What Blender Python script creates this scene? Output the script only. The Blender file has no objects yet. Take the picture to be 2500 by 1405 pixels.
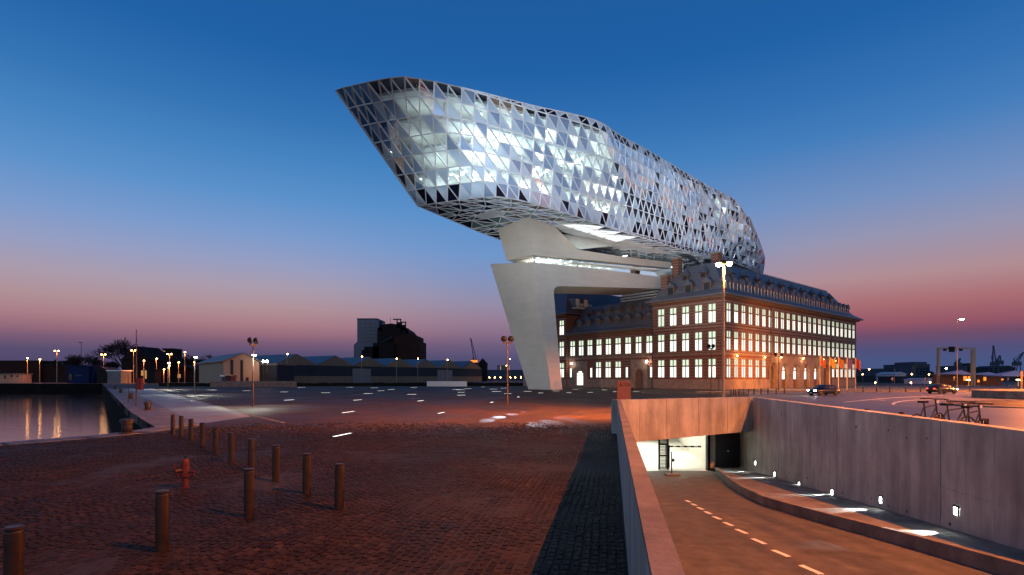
import bpy, bmesh, math, random
from mathutils import Vector, Matrix
from mathutils.geometry import tessellate_polygon
random.seed(7)
SC = bpy.context.scene
COL = SC.collection
R = math.radians

# ------------------------------------------------------------------ camera
H = 2.4
F = 1320.0
cd = bpy.data.cameras.new("camera")
cd.sensor_width = 36.0
cd.lens = F / 2500 * 36
cd.shift_y = 219.5 / 2500
cd.clip_start = 0.1
cd.clip_end = 9000
cam = bpy.data.objects.new("camera", cd)
cam.location = (0, 0, H)
cam.rotation_euler = (R(90), 0, 0)
COL.objects.link(cam)
SC.camera = cam

# ------------------------------------------------------------------ dusk sky (after sunset, no sun lamp)
wd = bpy.data.worlds.new("World")
SC.world = wd
wd.use_nodes = True
nt = wd.node_tree
nt.nodes.clear()
def s2l(c):
    return tuple(((x / 255) / 12.92 if x / 255 <= .04045 else ((x / 255 + .055) / 1.055) ** 2.4) for x in c) + (1.0,)
tc = nt.nodes.new("ShaderNodeTexCoord")
sx = nt.nodes.new("ShaderNodeSeparateXYZ")
nt.links.new(tc.outputs["Generated"], sx.inputs[0])
def ramp(stops):
    r = nt.nodes.new("ShaderNodeValToRGB")
    e = r.color_ramp.elements
    while len(e) < len(stops):
        e.new(0.5)
    for i, (p, c) in enumerate(stops):
        e[i].position = p
        e[i].color = s2l(c)
    nt.links.new(sx.outputs["Z"], r.inputs[0])
    return r
west = ramp([(0.0, (70, 66, 102)), (.04, (88, 78, 112)), (.058, (122, 92, 118)), (.072, (150, 108, 124)), (.09, (170, 126, 136)), (.117, (176, 145, 152)),
             (.152, (170, 156, 174)), (.19, (150, 158, 194)), (.235, (124, 155, 204)), (.294, (92, 145, 203)), (.355, (69, 131, 192)),
             (.41, (52, 115, 180)), (.49, (33, 97, 166)), (.75, (22, 76, 142)), (1.0, (16, 58, 118))])
middle = ramp([(0.0, (68, 68, 106)), (.035, (84, 80, 116)), (.06, (112, 94, 126)), (.08, (136, 110, 136)), (.105, (150, 126, 150)), (.135, (148, 140, 168)),
               (.17, (134, 146, 186)), (.22, (112, 150, 202)), (.28, (92, 145, 203)), (.355, (69, 131, 192)),
               (.41, (52, 115, 180)), (.49, (33, 97, 166)), (.75, (22, 76, 142)), (1.0, (16, 58, 118))])
east = ramp([(0.0, (70, 84, 126)), (.024, (72, 86, 130)), (.044, (82, 80, 122)), (.065, (112, 78, 106)), (.081, (148, 86, 103)), (.114, (170, 110, 116)),
             (.153, (177, 141, 147)), (.212, (150, 149, 177)), (.268, (118, 145, 192)), (.355, (70, 126, 188)),
             (.41, (52, 113, 180)), (.49, (33, 97, 166)), (.75, (22, 76, 142)), (1.0, (16, 58, 118))])
def by_x(a, b, x0, x1):
    mr = nt.nodes.new("ShaderNodeMapRange")
    mr.interpolation_type = 'SMOOTHSTEP'
    mr.inputs[1].default_value = x0
    mr.inputs[2].default_value = x1
    nt.links.new(sx.outputs["X"], mr.inputs[0])
    m_ = nt.nodes.new("ShaderNodeMix")
    m_.data_type = 'RGBA'
    nt.links.new(mr.outputs[0], m_.inputs[0])
    nt.links.new(a, m_.inputs[6])
    nt.links.new(b, m_.inputs[7])
    return m_
mxa = by_x(west.outputs[0], middle.outputs[0], -.42, 0.0)
mx = by_x(mxa.outputs[2], east.outputs[0], .05, .55)
# the afterglow lies behind the camera: paler blue, warm near the horizon
glowr_ = ramp([(0.0, (205, 180, 160)), (.05, (212, 200, 190)), (.12, (196, 212, 226)), (.22, (172, 205, 236)), (.35, (128, 174, 224)), (.53, (60, 122, 188)), (.75, (22, 76, 142)), (1.0, (16, 58, 118))])
mr2 = nt.nodes.new("ShaderNodeMapRange")
mr2.interpolation_type = 'SMOOTHSTEP'
mr2.inputs[1].default_value = 0.5
mr2.inputs[2].default_value = -0.4
nt.links.new(sx.outputs["Y"], mr2.inputs[0])
mx2 = nt.nodes.new("ShaderNodeMix")
mx2.data_type = 'RGBA'
nt.links.new(mr2.outputs[0], mx2.inputs[0])
nt.links.new(mx.outputs[2], mx2.inputs[6])
nt.links.new(glowr_.outputs[0], mx2.inputs[7])
bg = nt.nodes.new("ShaderNodeBackground")
bg.inputs[1].default_value = 1.0
nt.links.new(mx2.outputs[2], bg.inputs[0])
wo = nt.nodes.new("ShaderNodeOutputWorld")
nt.links.new(bg.outputs[0], wo.inputs[0])

vs = SC.view_settings
vs.view_transform = 'Standard'
vs.look = 'None'
vs.exposure = 0.0
vs.gamma = 1.0
vs.use_curve_mapping = False
cy = SC.cycles
cy.use_denoising = True
cy.max_bounces = 7
cy.diffuse_bounces = 3
cy.glossy_bounces = 4
cy.transmission_bounces = 4
cy.transparent_max_bounces = 16
cy.sample_clamp_indirect = 6.0
cy.use_light_tree = True
cy.caustics_reflective = False
cy.caustics_refractive = False

SODIUM = (1.0, .25, .04)
WHITE = (.95, 1.0, .9)
def light(name, kind, loc, power, col, target=None, size=.15, angle=90, blend=.4):
    l = bpy.data.lights.new(name, kind)
    l.energy = power
    l.color = col
    if kind in ('POINT', 'SPOT'):
        l.shadow_soft_size = size
    if kind == 'SPOT':
        l.spot_size = R(angle)
        l.spot_blend = blend
    o = bpy.data.objects.new(name, l)
    o.location = loc
    if target is not None:
        o.rotation_euler = (Vector(target) - Vector(loc)).to_track_quat('-Z', 'Y').to_euler()
    COL.objects.link(o)
    return o

# ------------------------------------------------------------------ geometry helpers
def ray(px, py):
    return Vector(((px - 1250) / F, 1.0, -(py - 922) / F))
def W(px, py, Y):
    return Vector((0, 0, H)) + ray(px, py) * Y
def G(px, py, z=0.0):
    return Vector((0, 0, H)) + ray(px, py) * ((H - z) * F / (py - 922))
def onplane(px, py, p0, n):
    d = ray(px, py)
    o = Vector((0, 0, H))
    return o + d * ((Vector(p0) - o).dot(n) / d.dot(n))
TH = math.atan2((2805 - 1250), F)
U = Vector((math.sin(TH), math.cos(TH), 0))
V = Vector((-math.cos(TH), math.sin(TH), 0))
C0 = Vector((518 / F * 105, 105, 0))
def B(u, v, z):
    return C0 + U * u + V * v + Vector((0, 0, z))

class MB:
    def __init__(s):
        s.v = []
        s.f = []
    def add(s, vs, fs):
        n = len(s.v)
        s.v += [tuple(p) for p in vs]
        s.f += [tuple(i + n for i in f) for f in fs]
        return s
    def quad(s, *p):
        return s.add(p, [tuple(range(len(p)))])
    def hexa(s, b, t):
        return s.add(list(b) + list(t), [(3, 2, 1, 0), (4, 5, 6, 7), (0, 1, 5, 4), (1, 2, 6, 5), (2, 3, 7, 6), (3, 0, 4, 7)])
    def box(s, x0, y0, z0, x1, y1, z1, fn=None):
        fn = fn or (lambda x, y, z: (x, y, z))
        q = [(x0, y0), (x1, y0), (x1, y1), (x0, y1)]
        return s.hexa([fn(x, y, z0) for x, y in q], [fn(x, y, z1) for x, y in q])
    def bar(s, a, b, w, d=None, up=None):
        a, b = Vector(a), Vector(b)
        d = d or w
        ax = (b - a)
        if ax.length < 1e-6:
            return s
        ax.normalize()
        up = Vector(up) if up is not None else (Vector((0, 0, 1)) if abs(ax.z) < .95 else Vector((1, 0, 0)))
        sd = ax.cross(up)
        if sd.length < 1e-6:
            sd = ax.cross(Vector((1, 0, 0)))
        sd.normalize()
        u2 = sd.cross(ax)
        q = [sd * (w / 2) * i + u2 * (d / 2) * j for i, j in ((-1, -1), (1, -1), (1, 1), (-1, 1))]
        return s.hexa([a + p for p in q], [b + p for p in q])
    def tube(s, a, b, r0, r1=None, n=8, caps=True):
        a, b = Vector(a), Vector(b)
        r1 = r0 if r1 is None else r1
        ax = (b - a).normalized()
        t = ax.orthogonal().normalized()
        c = ax.cross(t)
        k = len(s.v)
        for p, r in ((a, r0), (b, r1)):
            for i in range(n):
                an = 2 * math.pi * i / n
                s.v.append(tuple(p + (t * math.cos(an) + c * math.sin(an)) * r))
        for i in range(n):
            j = (i + 1) % n
            s.f.append((k + i, k + j, k + n + j, k + n + i))
        if caps:
            s.f.append(tuple(k + i for i in reversed(range(n))))
            s.f.append(tuple(k + n + i for i in range(n)))
        return s
    def lathe(s, prof, n=14, c=(0, 0, 0), ax=None):
        k = len(s.v)
        q = ax.to_track_quat('Z', 'Y') if ax is not None else None
        for r, z in prof:
            for i in range(n):
                an = 2 * math.pi * i / n
                p = Vector((r * math.cos(an), r * math.sin(an), z))
                if q:
                    p = q @ p
                s.v.append(tuple(p + Vector(c)))
        for m in range(len(prof) - 1):
            for i in range(n):
                j = (i + 1) % n
                s.f.append((k + m * n + i, k + m * n + j, k + (m + 1) * n + j, k + (m + 1) * n + i))
        s.f.append(tuple(k + i for i in reversed(range(n))))
        s.f.append(tuple(k + (len(prof) - 1) * n + i for i in range(n)))
        return s
    def prism(s, poly, off):
        """poly: list of 3D points (planar), off: extrusion vector"""
        n = len(poly)
        poly = [Vector(p) for p in poly]
        off = Vector(off)
        k = len(s.v)
        s.v += [tuple(p) for p in poly] + [tuple(p + off) for p in poly]
        for t in tessellate_polygon([poly]):
            s.f.append(tuple(k + i for i in t))
            s.f.append(tuple(k + n + i for i in reversed(t)))
        for i in range(n):
            j = (i + 1) % n
            s.f.append((k + i, k + j, k + n + j, k + n + i))
        return s
    def mesh(s, name, mat, smooth=False, fix=True):
        m = bpy.data.meshes.new(name)
        m.from_pydata(s.v, [], s.f)
        if fix:
            bm = bmesh.new()
            bm.from_mesh(m)
            bmesh.ops.recalc_face_normals(bm, faces=bm.faces)
            bm.to_mesh(m)
            bm.free()
        if smooth:
            for p in m.polygons:
                p.use_smooth = True
        if mat:
            m.materials.append(mat)
        return m
    def build(s, name, mat, parent=None, origin=None, smooth=False, fix=True):
        if origin is not None:
            o3 = Vector(origin)
            s.v = [tuple(Vector(p) - o3) for p in s.v]
        o = bpy.data.objects.new(name, s.mesh(name, mat, smooth, fix))
        if origin is not None:
            o.location = origin
        COL.objects.link(o)
        if parent is not None:
            hang(o, parent)
        return o

def world_loc(o):
    p = Vector(o.location)
    q = o.parent
    while q is not None:
        p += Vector(q.location)
        q = q.parent
    return p
def hang(o, parent):
    """child mesh whose coordinates are world coordinates, under an unrotated parent"""
    o.parent = parent
    o.matrix_parent_inverse = Matrix.Translation(-origin_of(parent))
def origin_of(p):
    o = Vector(p.location)
    if p.parent is not None:
        o = p.matrix_parent_inverse @ o + origin_of(p.parent)
    return o
def place(name, mesh, parent, loc, rz=0.0):
    """a shared mesh placed at a world location under an unrotated parent"""
    o = bpy.data.objects.new(name, mesh)
    o.location = loc
    o.rotation_euler = (0, 0, rz)
    COL.objects.link(o)
    if parent is not None:
        hang(o, parent)
    return o
def sub(name, mesh, parent):
    o = bpy.data.objects.new(name, mesh)
    COL.objects.link(o)
    o.parent = parent
    return o
def tag(o, label=None, cat=None, group=None, kind=None):
    if label: o['label'] = label
    if cat: o['category'] = cat
    if group: o['group'] = group
    if kind: o['kind'] = kind
    return o
def thing(name, label, cat, loc=(0, 0, 0), group=None):
    o = bpy.data.objects.new(name, None)
    o.empty_display_size = .3
    o.location = loc
    COL.objects.link(o)
    return tag(o, label, cat, group)
def dup(root, loc, label, group=None, rz=None):
    kids = list(root.children)
    r = root.copy()
    COL.objects.link(r)
    r.location = loc
    if rz is not None:
        r.rotation_euler = (0, 0, rz)
    r['label'] = label
    if group: r['group'] = group
    for ch in kids:
        gk = list(ch.children)
        c = ch.copy()
        COL.objects.link(c)
        c.parent = r
        for g in gk:
            d = g.copy()
            COL.objects.link(d)
            d.parent = c
    return r
def ordinal(i):
    return ["first", "second", "third", "fourth", "fifth", "sixth", "seventh", "eighth", "ninth", "tenth", "eleventh", "twelfth", "thirteenth", "fourteenth",
            "fifteenth", "sixteenth", "seventeenth", "eighteenth", "nineteenth", "twentieth"][i]

# ------------------------------------------------------------------ materials
def mat(name, col, rough=.8, metal=0.0, noise=0.0, nscale=3.0, bump=0.0, bscale=20.0, spec=.5, emit=None, estr=0.0, col2=None, stretch=None):
    m = bpy.data.materials.new(name)
    m.use_nodes = True
    t = m.node_tree
    b = t.nodes["Principled BSDF"]
    b.inputs["Base Color"].default_value = (*col, 1)
    b.inputs["Roughness"].default_value = rough
    b.inputs["Metallic"].default_value = metal
    b.inputs["Specular IOR Level"].default_value = spec
    if emit:
        b.inputs["Emission Color"].default_value = (*emit, 1)
        b.inputs["Emission Strength"].default_value = estr
    if noise or bump:
        tcn = t.nodes.new("ShaderNodeTexCoord")
        src = tcn.outputs["Object"]
        if stretch:
            mp = t.nodes.new("ShaderNodeMapping")
            mp.inputs["Scale"].default_value = stretch
            t.links.new(src, mp.inputs[0])
            src = mp.outputs[0]
    if noise:
        n = t.nodes.new("ShaderNodeTexNoise")
        n.inputs["Scale"].default_value = nscale
        n.inputs["Detail"].default_value = 6
        n.inputs["Roughness"].default_value = .65
        t.links.new(src, n.inputs["Vector"])
        r = t.nodes.new("ShaderNodeValToRGB")
        c2 = col2 or tuple(max(0, x * (1 - noise)) for x in col)
        r.color_ramp.elements[0].position = .32
        r.color_ramp.elements[1].position = .68
        r.color_ramp.elements[0].color = (*c2, 1)
        r.color_ramp.elements[1].color = (*(min(1, x * (1 + noise * .5)) for x in col), 1)
        t.links.new(n.outputs["Fac"], r.inputs[0])
        t.links.new(r.outputs[0], b.inputs["Base Color"])
    if bump:
        n2 = t.nodes.new("ShaderNodeTexNoise")
        n2.inputs["Scale"].default_value = bscale
        n2.inputs["Detail"].default_value = 4
        t.links.new(src, n2.inputs["Vector"])
        bp = t.nodes.new("ShaderNodeBump")
        bp.inputs["Strength"].default_value = bump
        bp.inputs["Distance"].default_value = .05
        t.links.new(n2.outputs["Fac"], bp.inputs["Height"])
        t.links.new(bp.outputs[0], b.inputs["Normal"])
    return m
def glow(name, col, s):
    m = bpy.data.materials.new(name)
    m.use_nodes = True
    t = m.node_tree
    t.nodes.clear()
    e = t.nodes.new("ShaderNodeEmission")
    e.inputs[0].default_value = (*col, 1)
    e.inputs[1].default_value = s
    o = t.nodes.new("ShaderNodeOutputMaterial")
    t.links.new(e.outputs[0], o.inputs[0])
    return m
def see_through(name, tint, refl=.12, rough=.04):
    m = bpy.data.materials.new(name)
    m.use_nodes = True
    t = m.node_tree
    t.nodes.clear()
    tr = t.nodes.new("ShaderNodeBsdfTransparent")
    tr.inputs[0].default_value = (*tint, 1)
    gl = t.nodes.new("ShaderNodeBsdfGlossy")
    gl.inputs[0].default_value = (.95, .97, 1, 1)
    gl.inputs[1].default_value = rough
    fr = t.nodes.new("ShaderNodeLayerWeight")
    fr.inputs[0].default_value = .25
    ma = t.nodes.new("ShaderNodeMath")
    ma.operation = 'ADD'
    ma.use_clamp = True
    ma.inputs[1].default_value = refl
    t.links.new(fr.outputs["Fresnel"], ma.inputs[0])
    mxs = t.nodes.new("ShaderNodeMixShader")
    t.links.new(ma.outputs[0], mxs.inputs[0])
    t.links.new(tr.outputs[0], mxs.inputs[1])
    t.links.new(gl.outputs[0], mxs.inputs[2])
    o = t.nodes.new("ShaderNodeOutputMaterial")
    t.links.new(mxs.outputs[0], o.inputs[0])
    return m

M = {}
M['concrete'] = mat("concrete", (.41, .395, .35), .75, noise=.35, nscale=1.3, bump=.25, bscale=14, stretch=(1, 1, .35))
M['concrete_cap'] = mat("concrete_cap", (.16, .145, .125), .8, noise=.3, nscale=2.5, bump=.2, bscale=30)
M['pale_concrete'] = mat("pale_concrete", (.6, .555, .485), .7, noise=.07, nscale=.35, bump=.1, bscale=3)
M['granite'] = mat("granite", (.13, .12, .12), .6, noise=.4, nscale=3, bump=.4, bscale=25)
M['slab'] = mat("slab", (.17, .16, .148), .5, spec=.3, noise=.3, nscale=.5, bump=.05, bscale=6)
M['joint'] = mat("joint", (.02, .015, .013), .9, noise=.3, nscale=6)
M['asphalt'] = mat("asphalt", (.08, .077, .074), .8, spec=.2, noise=.3, nscale=2.2, bump=.18, bscale=90)
M['road'] = mat("road", (.12, .108, .11), .45, noise=.22, nscale=.35, bump=.1, bscale=40)
M['earth'] = mat("earth", (.045, .04, .035), .9, noise=.3, nscale=.05)
M['paint_white'] = mat("paint_white", (.7, .69, .64), .6, noise=.2, nscale=6)
M['stone'] = mat("stone", (.27, .2, .15), .8, noise=.3, nscale=1.2, bump=.15, bscale=10)
M['slate'] = mat("slate", (.115, .115, .135), .5, noise=.3, nscale=2.5, bump=.35, bscale=9, stretch=(1, 1, 2.2))
M['slate2'] = mat("slate2", (.1, .1, .12), .5, noise=.3, nscale=4)
M['timber'] = mat("timber", (.16, .09, .05), .7, noise=.3, nscale=2)
M['dark_metal'] = mat("dark_metal", (.03, .03, .033), .45, metal=.3, noise=.2, nscale=8)
M['black'] = mat("black", (.012, .012, .014), .5, noise=.2, nscale=5, spec=.1)
M['bronze'] = mat("bronze", (.026, .014, .009), .45, metal=.25, noise=.3, nscale=9)
M['iron'] = mat("iron", (.03, .024, .022), .55, noise=.4, nscale=7, bump=.2, bscale=25)
M['red'] = mat("red", (.075, .004, .004), .6, noise=.25, nscale=7)
M['lamp_paint'] = mat("lamp_paint", (.33, .25, .17), .5, metal=.2, noise=.2, nscale=3)
M['white_metal'] = mat("white_metal", (.82, .84, .87), .35, noise=.08, nscale=3)
M['brown_brick'] = mat("brown_brick", (.045, .018, .014), .85, noise=.3, nscale=.2, spec=.1)
M['dark_brick'] = mat("dark_brick", (.02, .014, .014), .85, noise=.3, nscale=.3, spec=.1)
M['silo_white'] = mat("silo_white", (.16, .16, .2), .8, noise=.12, nscale=.05)
M['beige'] = mat("beige", (.17, .125, .08), .85, noise=.2, nscale=.3, stretch=(3, 3, .2))
M['cladding'] = mat("cladding", (.35, .24, .16), .8, noise=.15, nscale=.4, stretch=(3, 3, .2))
M['shed_dark'] = mat("shed_dark", (.03, .038, .048), .8, noise=.2, nscale=.3, spec=.1)
M['shed_door'] = mat("shed_door", (.16, .16, .16), .7, noise=.15, nscale=.4)
M['blue'] = mat("blue", (.006, .016, .07), .6, noise=.2, nscale=.6, spec=.1)
M['bark'] = mat("bark", (.03, .022, .02), .9, noise=.2, nscale=1)
M['hedge'] = mat("hedge", (.012, .014, .011), .95, noise=.4, nscale=1.5, spec=.1)
M['bluegrey'] = mat("bluegrey", (.06, .075, .11), .8, noise=.1, nscale=.1, spec=.1)
M['canvas'] = mat("canvas", (.55, .48, .55), .8, noise=.12, nscale=.6)
M['wood'] = mat("wood", (.12, .05, .025), .7, noise=.3, nscale=1.2)
M['glass_dark'] = mat("glass_dark", (.015, .018, .025), .08, noise=.2, nscale=.5)
M['rubber'] = mat("rubber", (.012, .012, .012), .8, noise=.2, nscale=10)
M['car_paint'] = mat("car_paint", (.022, .025, .032), .25, metal=.3, noise=.1, nscale=2)
M['plaster'] = mat("plaster", (.78, .8, .76), .8, noise=.08, nscale=.8)
M['louvre'] = mat("louvre", (.42, .36, .33), .5, noise=.15, nscale=1)
M['orange_sign'] = mat("orange_sign", (.16, .06, .048), .55, noise=.12, nscale=3)
M['lettering'] = mat("lettering", (.06, .012, .01), .6, noise=.1, nscale=3)
M['win_glow'] = glow("win_glow", (.95, 1.0, .88), 1.7)
M['win_glow_b'] = glow("win_glow_b", (.92, 1.0, .88), 1.35)
M['win_glow_c'] = glow("win_glow_c", (1.0, 1.0, .88), 1.9)
M['win_glow_d'] = glow("win_glow_d", (.85, .95, .78), 1.0)
M['win_glow_top'] = glow("win_glow_top", (.8, .95, .72), 1.05)
M['strip_glow'] = glow("strip_glow", (1.0, .98, .93), 2.6)
M['lamp_glow'] = glow("lamp_glow", (1.0, .45, .12), 45)
M['lamp_glow_main'] = glow("lamp_glow_main", (1.0, .62, .22), 120)
M['white_glow'] = glow("white_glow", (.95, 1.0, .92), 70)
M['orange_glow'] = glow("orange_glow", (1.0, .3, .05), 1.3)
M['warm_window'] = glow("warm_window", (1.0, .5, .18), .5)
M['ceiling_glow'] = glow("ceiling_glow", (.93, 1.0, .98), 12)
M['tunnel_glow'] = glow("tunnel_glow", (.93, 1.0, .9), 34)
M['head_glow'] = glow("head_glow", (1, .97, .92), 60)
M['tail_glow'] = glow("tail_glow", (1, .05, .01), 6)
# ship glazing
M['clear'] = see_through("clear_glass", (.86, .93, .97), .2)
def frosted(name, col, rough, metal, thru):
    m = mat(name, col, rough, metal=metal, noise=.1, nscale=.12, spec=.6)
    t = m.node_tree
    tl = t.nodes.new("ShaderNodeBsdfTranslucent"); tl.inputs[0].default_value = (.85, .92, 1, 1)
    x = t.nodes.new("ShaderNodeMixShader"); x.inputs[0].default_value = thru
    t.links.new(t.nodes["Principled BSDF"].outputs[0], x.inputs[1]); t.links.new(tl.outputs[0], x.inputs[2])
    t.links.new(x.outputs[0], t.nodes["Material Output"].inputs[0])
    return m
M['pearl'] = frosted("pearl", (.62, .79, 1.0), .3, .35, .25)
M['pearl2'] = frosted("pearl2", (.4, .6, .93), .22, .5, .18)
M['navy'] = mat("navy", (.008, .012, .035), .08, noise=.2, nscale=.3)
M['teal'] = mat("teal", (.2, .33, .36), .25, metal=.4, noise=.2, nscale=.2)
M['floor_grey'] = mat("floor_grey", (.35, .36, .38), .7, noise=.2, nscale=.3)
M['core'] = mat("core", (.55, .6, .64), .7, noise=.2, nscale=.15)

def weather(m, scale, lo, hi, stretch=(1, 1, 1), wet=None):
    """patches and streaks of dirt, laid out in world space so neighbouring pieces share them"""
    t = m.node_tree
    b = t.nodes["Principled BSDF"]
    g = t.nodes.new("ShaderNodeNewGeometry")
    mp = t.nodes.new("ShaderNodeMapping"); mp.inputs["Scale"].default_value = stretch
    t.links.new(g.outputs["Position"], mp.inputs[0])
    n = t.nodes.new("ShaderNodeTexNoise"); n.inputs["Scale"].default_value = scale; n.inputs["Detail"].default_value = 5; n.inputs["Roughness"].default_value = .6
    t.links.new(mp.outputs[0], n.inputs["Vector"])
    r = t.nodes.new("ShaderNodeMapRange"); r.inputs[1].default_value = .33; r.inputs[2].default_value = .67; r.inputs[3].default_value = lo; r.inputs[4].default_value = hi
    t.links.new(n.outputs["Fac"], r.inputs[0])
    x = t.nodes.new("ShaderNodeMix"); x.data_type = 'RGBA'; x.blend_type = 'MULTIPLY'; x.inputs[0].default_value = 1
    src = b.inputs["Base Color"].links[0].from_socket
    t.links.new(src, x.inputs[6]); t.links.new(r.outputs[0], x.inputs[7])
    t.links.new(x.outputs[2], b.inputs["Base Color"])
    if wet:
        r2 = t.nodes.new("ShaderNodeMapRange"); r2.inputs[1].default_value = .35; r2.inputs[2].default_value = .65; r2.inputs[3].default_value = wet[0]; r2.inputs[4].default_value = wet[1]
        t.links.new(n.outputs["Fac"], r2.inputs[0]); t.links.new(r2.outputs[0], b.inputs["Roughness"])
weather(M['concrete'], 1.0, .74, 1.16, (2.2, 2.2, .18))
weather(M['concrete'], .5, .75, 1.15)
weather(M['pale_concrete'], .6, .94, 1.04, (.25, .25, 2.6))
weather(M['concrete_cap'], 1.6, .65, 1.2)
weather(M['asphalt'], 1.0, .7, 1.3, (2.4, .12, 1), (.7, .9))
weather(M['asphalt'], 2.5, .85, 1.12)
weather(M['road'], .3, .75, 1.2, (1, .4, 1))
weather(M['granite'], .8, .6, 1.3)
weather(M['slab'], .25, .75, 1.2, (1, 1, 1), (.35, .6))
weather(M['bronze'], 6, .6, 1.4)
weather(M['red'], 9, .6, 1.3)
def brick_facade():
    m = mat("brick_facade", (.2, .075, .045), .85)
    t = m.node_tree
    b = t.nodes["Principled BSDF"]
    tcn = t.nodes.new("ShaderNodeTexCoord")
    sp = t.nodes.new("ShaderNodeSeparateXYZ")
    t.links.new(tc_out(tcn), sp.inputs[0])
    # pale stone bands in the brickwork
    mm = t.nodes.new("ShaderNodeMath"); mm.operation = 'MODULO'; mm.inputs[1].default_value = .62
    t.links.new(sp.outputs["Z"], mm.inputs[0])
    gt = t.nodes.new("ShaderNodeMath"); gt.operation = 'LESS_THAN'; gt.inputs[1].default_value = .2
    t.links.new(mm.outputs[0], gt.inputs[0])
    n = t.nodes.new("ShaderNodeTexNoise"); n.inputs["Scale"].default_value = 1.1; n.inputs["Detail"].default_value = 6
    t.links.new(tc_out(tcn), n.inputs["Vector"])
    r1 = t.nodes.new("ShaderNodeValToRGB")
    r1.color_ramp.elements[0].color = (.1, .034, .021, 1); r1.color_ramp.elements[1].color = (.21, .078, .047, 1)
    t.links.new(n.outputs["Fac"], r1.inputs[0])
    r2 = t.nodes.new("ShaderNodeValToRGB")
    r2.color_ramp.elements[0].color = (.16, .1, .07, 1); r2.color_ramp.elements[1].color = (.26, .18, .13, 1)
    t.links.new(n.outputs["Fac"], r2.inputs[0])
    x = t.nodes.new("ShaderNodeMix"); x.data_type = 'RGBA'
    t.links.new(gt.outputs[0], x.inputs[0]); t.links.new(r1.outputs[0], x.inputs[6]); t.links.new(r2.outputs[0], x.inputs[7])
    t.links.new(x.outputs[2], b.inputs["Base Color"])
    return m
def tc_out(n):
    return n.outputs["Object"]
M['brick'] = brick_facade()

def cobble_field(name, w, l, col_a, col_b, rough):
    """far paving, where single stones are below a few pixels"""
    m = mat(name, col_a, rough)
    t = m.node_tree
    b = t.nodes["Principled BSDF"]
    b.inputs["Specular IOR Level"].default_value = .12
    tcn = t.nodes.new("ShaderNodeTexCoord")
    mp = t.nodes.new("ShaderNodeMapping"); mp.inputs["Rotation"].default_value = (0, 0, R(79.5))
    t.links.new(tcn.outputs["Object"], mp.inputs[0])
    br = t.nodes.new("ShaderNodeTexBrick")
    br.inputs["Scale"].default_value = 1.0
    br.inputs["Brick Width"].default_value = l
    br.inputs["Row Height"].default_value = w
    br.inputs["Mortar Size"].default_value = .018
    br.inputs["Color1"].default_value = (*col_a, 1)
    br.inputs["Color2"].default_value = (*col_b, 1)
    br.inputs["Mortar"].default_value = (.02, .016, .014, 1)
    t.links.new(mp.outputs[0], br.inputs["Vector"])
    n = t.nodes.new("ShaderNodeTexNoise"); n.inputs["Scale"].default_value = .35; n.inputs["Detail"].default_value = 7
    t.links.new(tcn.outputs["Object"], n.inputs["Vector"])
    r = t.nodes.new("ShaderNodeValToRGB")
    r.color_ramp.elements[0].position = .3; r.color_ramp.elements[1].position = .7
    r.color_ramp.elements[0].color = (.6, .58, .57, 1); r.color_ramp.elements[1].color = (1.25, 1.2, 1.15, 1)
    t.links.new(n.outputs["Fac"], r.inputs[0])
    x = t.nodes.new("ShaderNodeMix"); x.data_type = 'RGBA'; x.blend_type = 'MULTIPLY'; x.inputs[0].default_value = 1
    t.links.new(br.outputs["Color"], x.inputs[6]); t.links.new(r.outputs[0], x.inputs[7])
    t.links.new(x.outputs[2], b.inputs["Base Color"])
    bp = t.nodes.new("ShaderNodeBump"); bp.inputs["Strength"].default_value = .6; bp.inputs["Distance"].default_value = .02; bp.invert = True
    t.links.new(br.outputs["Fac"], bp.inputs["Height"])
    n3 = t.nodes.new("ShaderNodeTexNoise"); n3.inputs["Scale"].default_value = 7; n3.inputs["Detail"].default_value = 2
    t.links.new(tcn.outputs["Object"], n3.inputs["Vector"])
    bp2 = t.nodes.new("ShaderNodeBump"); bp2.inputs["Strength"].default_value = .5; bp2.inputs["Distance"].default_value = .03
    t.links.new(n3.outputs["Fac"], bp2.inputs["Height"]); t.links.new(bp.outputs[0], bp2.inputs["Normal"])
    t.links.new(bp2.outputs[0], b.inputs["Normal"])
    return m
M['cobble_far'] = cobble_field("cobble_far", .12, .17, (.05, .026, .018), (.066, .036, .026), .8)
M['cobble'] = mat("cobble", (.032, .0178, .0128), .7, spec=.08, noise=.4, nscale=1.1, bump=.22, bscale=22)
M['cobble_dark'] = mat("cobble_dark", (.023, .0135, .0102), .7, spec=.08, noise=.4, nscale=1.3, bump=.22, bscale=22)
M['cobble_pale'] = mat("cobble_pale", (.043, .026, .0198), .7, spec=.08, noise=.4, nscale=1.5, bump=.22, bscale=22)

for k_ in ('cobble', 'cobble_dark', 'cobble_pale', 'cobble_far'):
    weather(M[k_], .22, .45, 1.3, (1, .6, 1), (.5, .72))
    weather(M[k_], 1.7, .75, 1.25)
def water_mat():
    m = mat("water", (.035, .025, .024), .09)
    t = m.node_tree
    b = t.nodes["Principled BSDF"]
    b.inputs["IOR"].default_value = 1.33
    b.inputs["Specular IOR Level"].default_value = .5
    tcn = t.nodes.new("ShaderNodeTexCoord")
    n = t.nodes.new("ShaderNodeTexNoise"); n.inputs["Scale"].default_value = 1.0; n.inputs["Detail"].default_value = 3
    mp = t.nodes.new("ShaderNodeMapping"); mp.inputs["Scale"].default_value = (.7, .9, 1)
    t.links.new(tcn.outputs["Object"], mp.inputs[0]); t.links.new(mp.outputs[0], n.inputs["Vector"])
    bp = t.nodes.new("ShaderNodeBump"); bp.inputs["Strength"].default_value = .2; bp.inputs["Distance"].default_value = .12
    t.links.new(n.outputs["Fac"], bp.inputs["Height"]); t.links.new(bp.outputs[0], b.inputs["Normal"])
    return m
M['water'] = water_mat()
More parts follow.
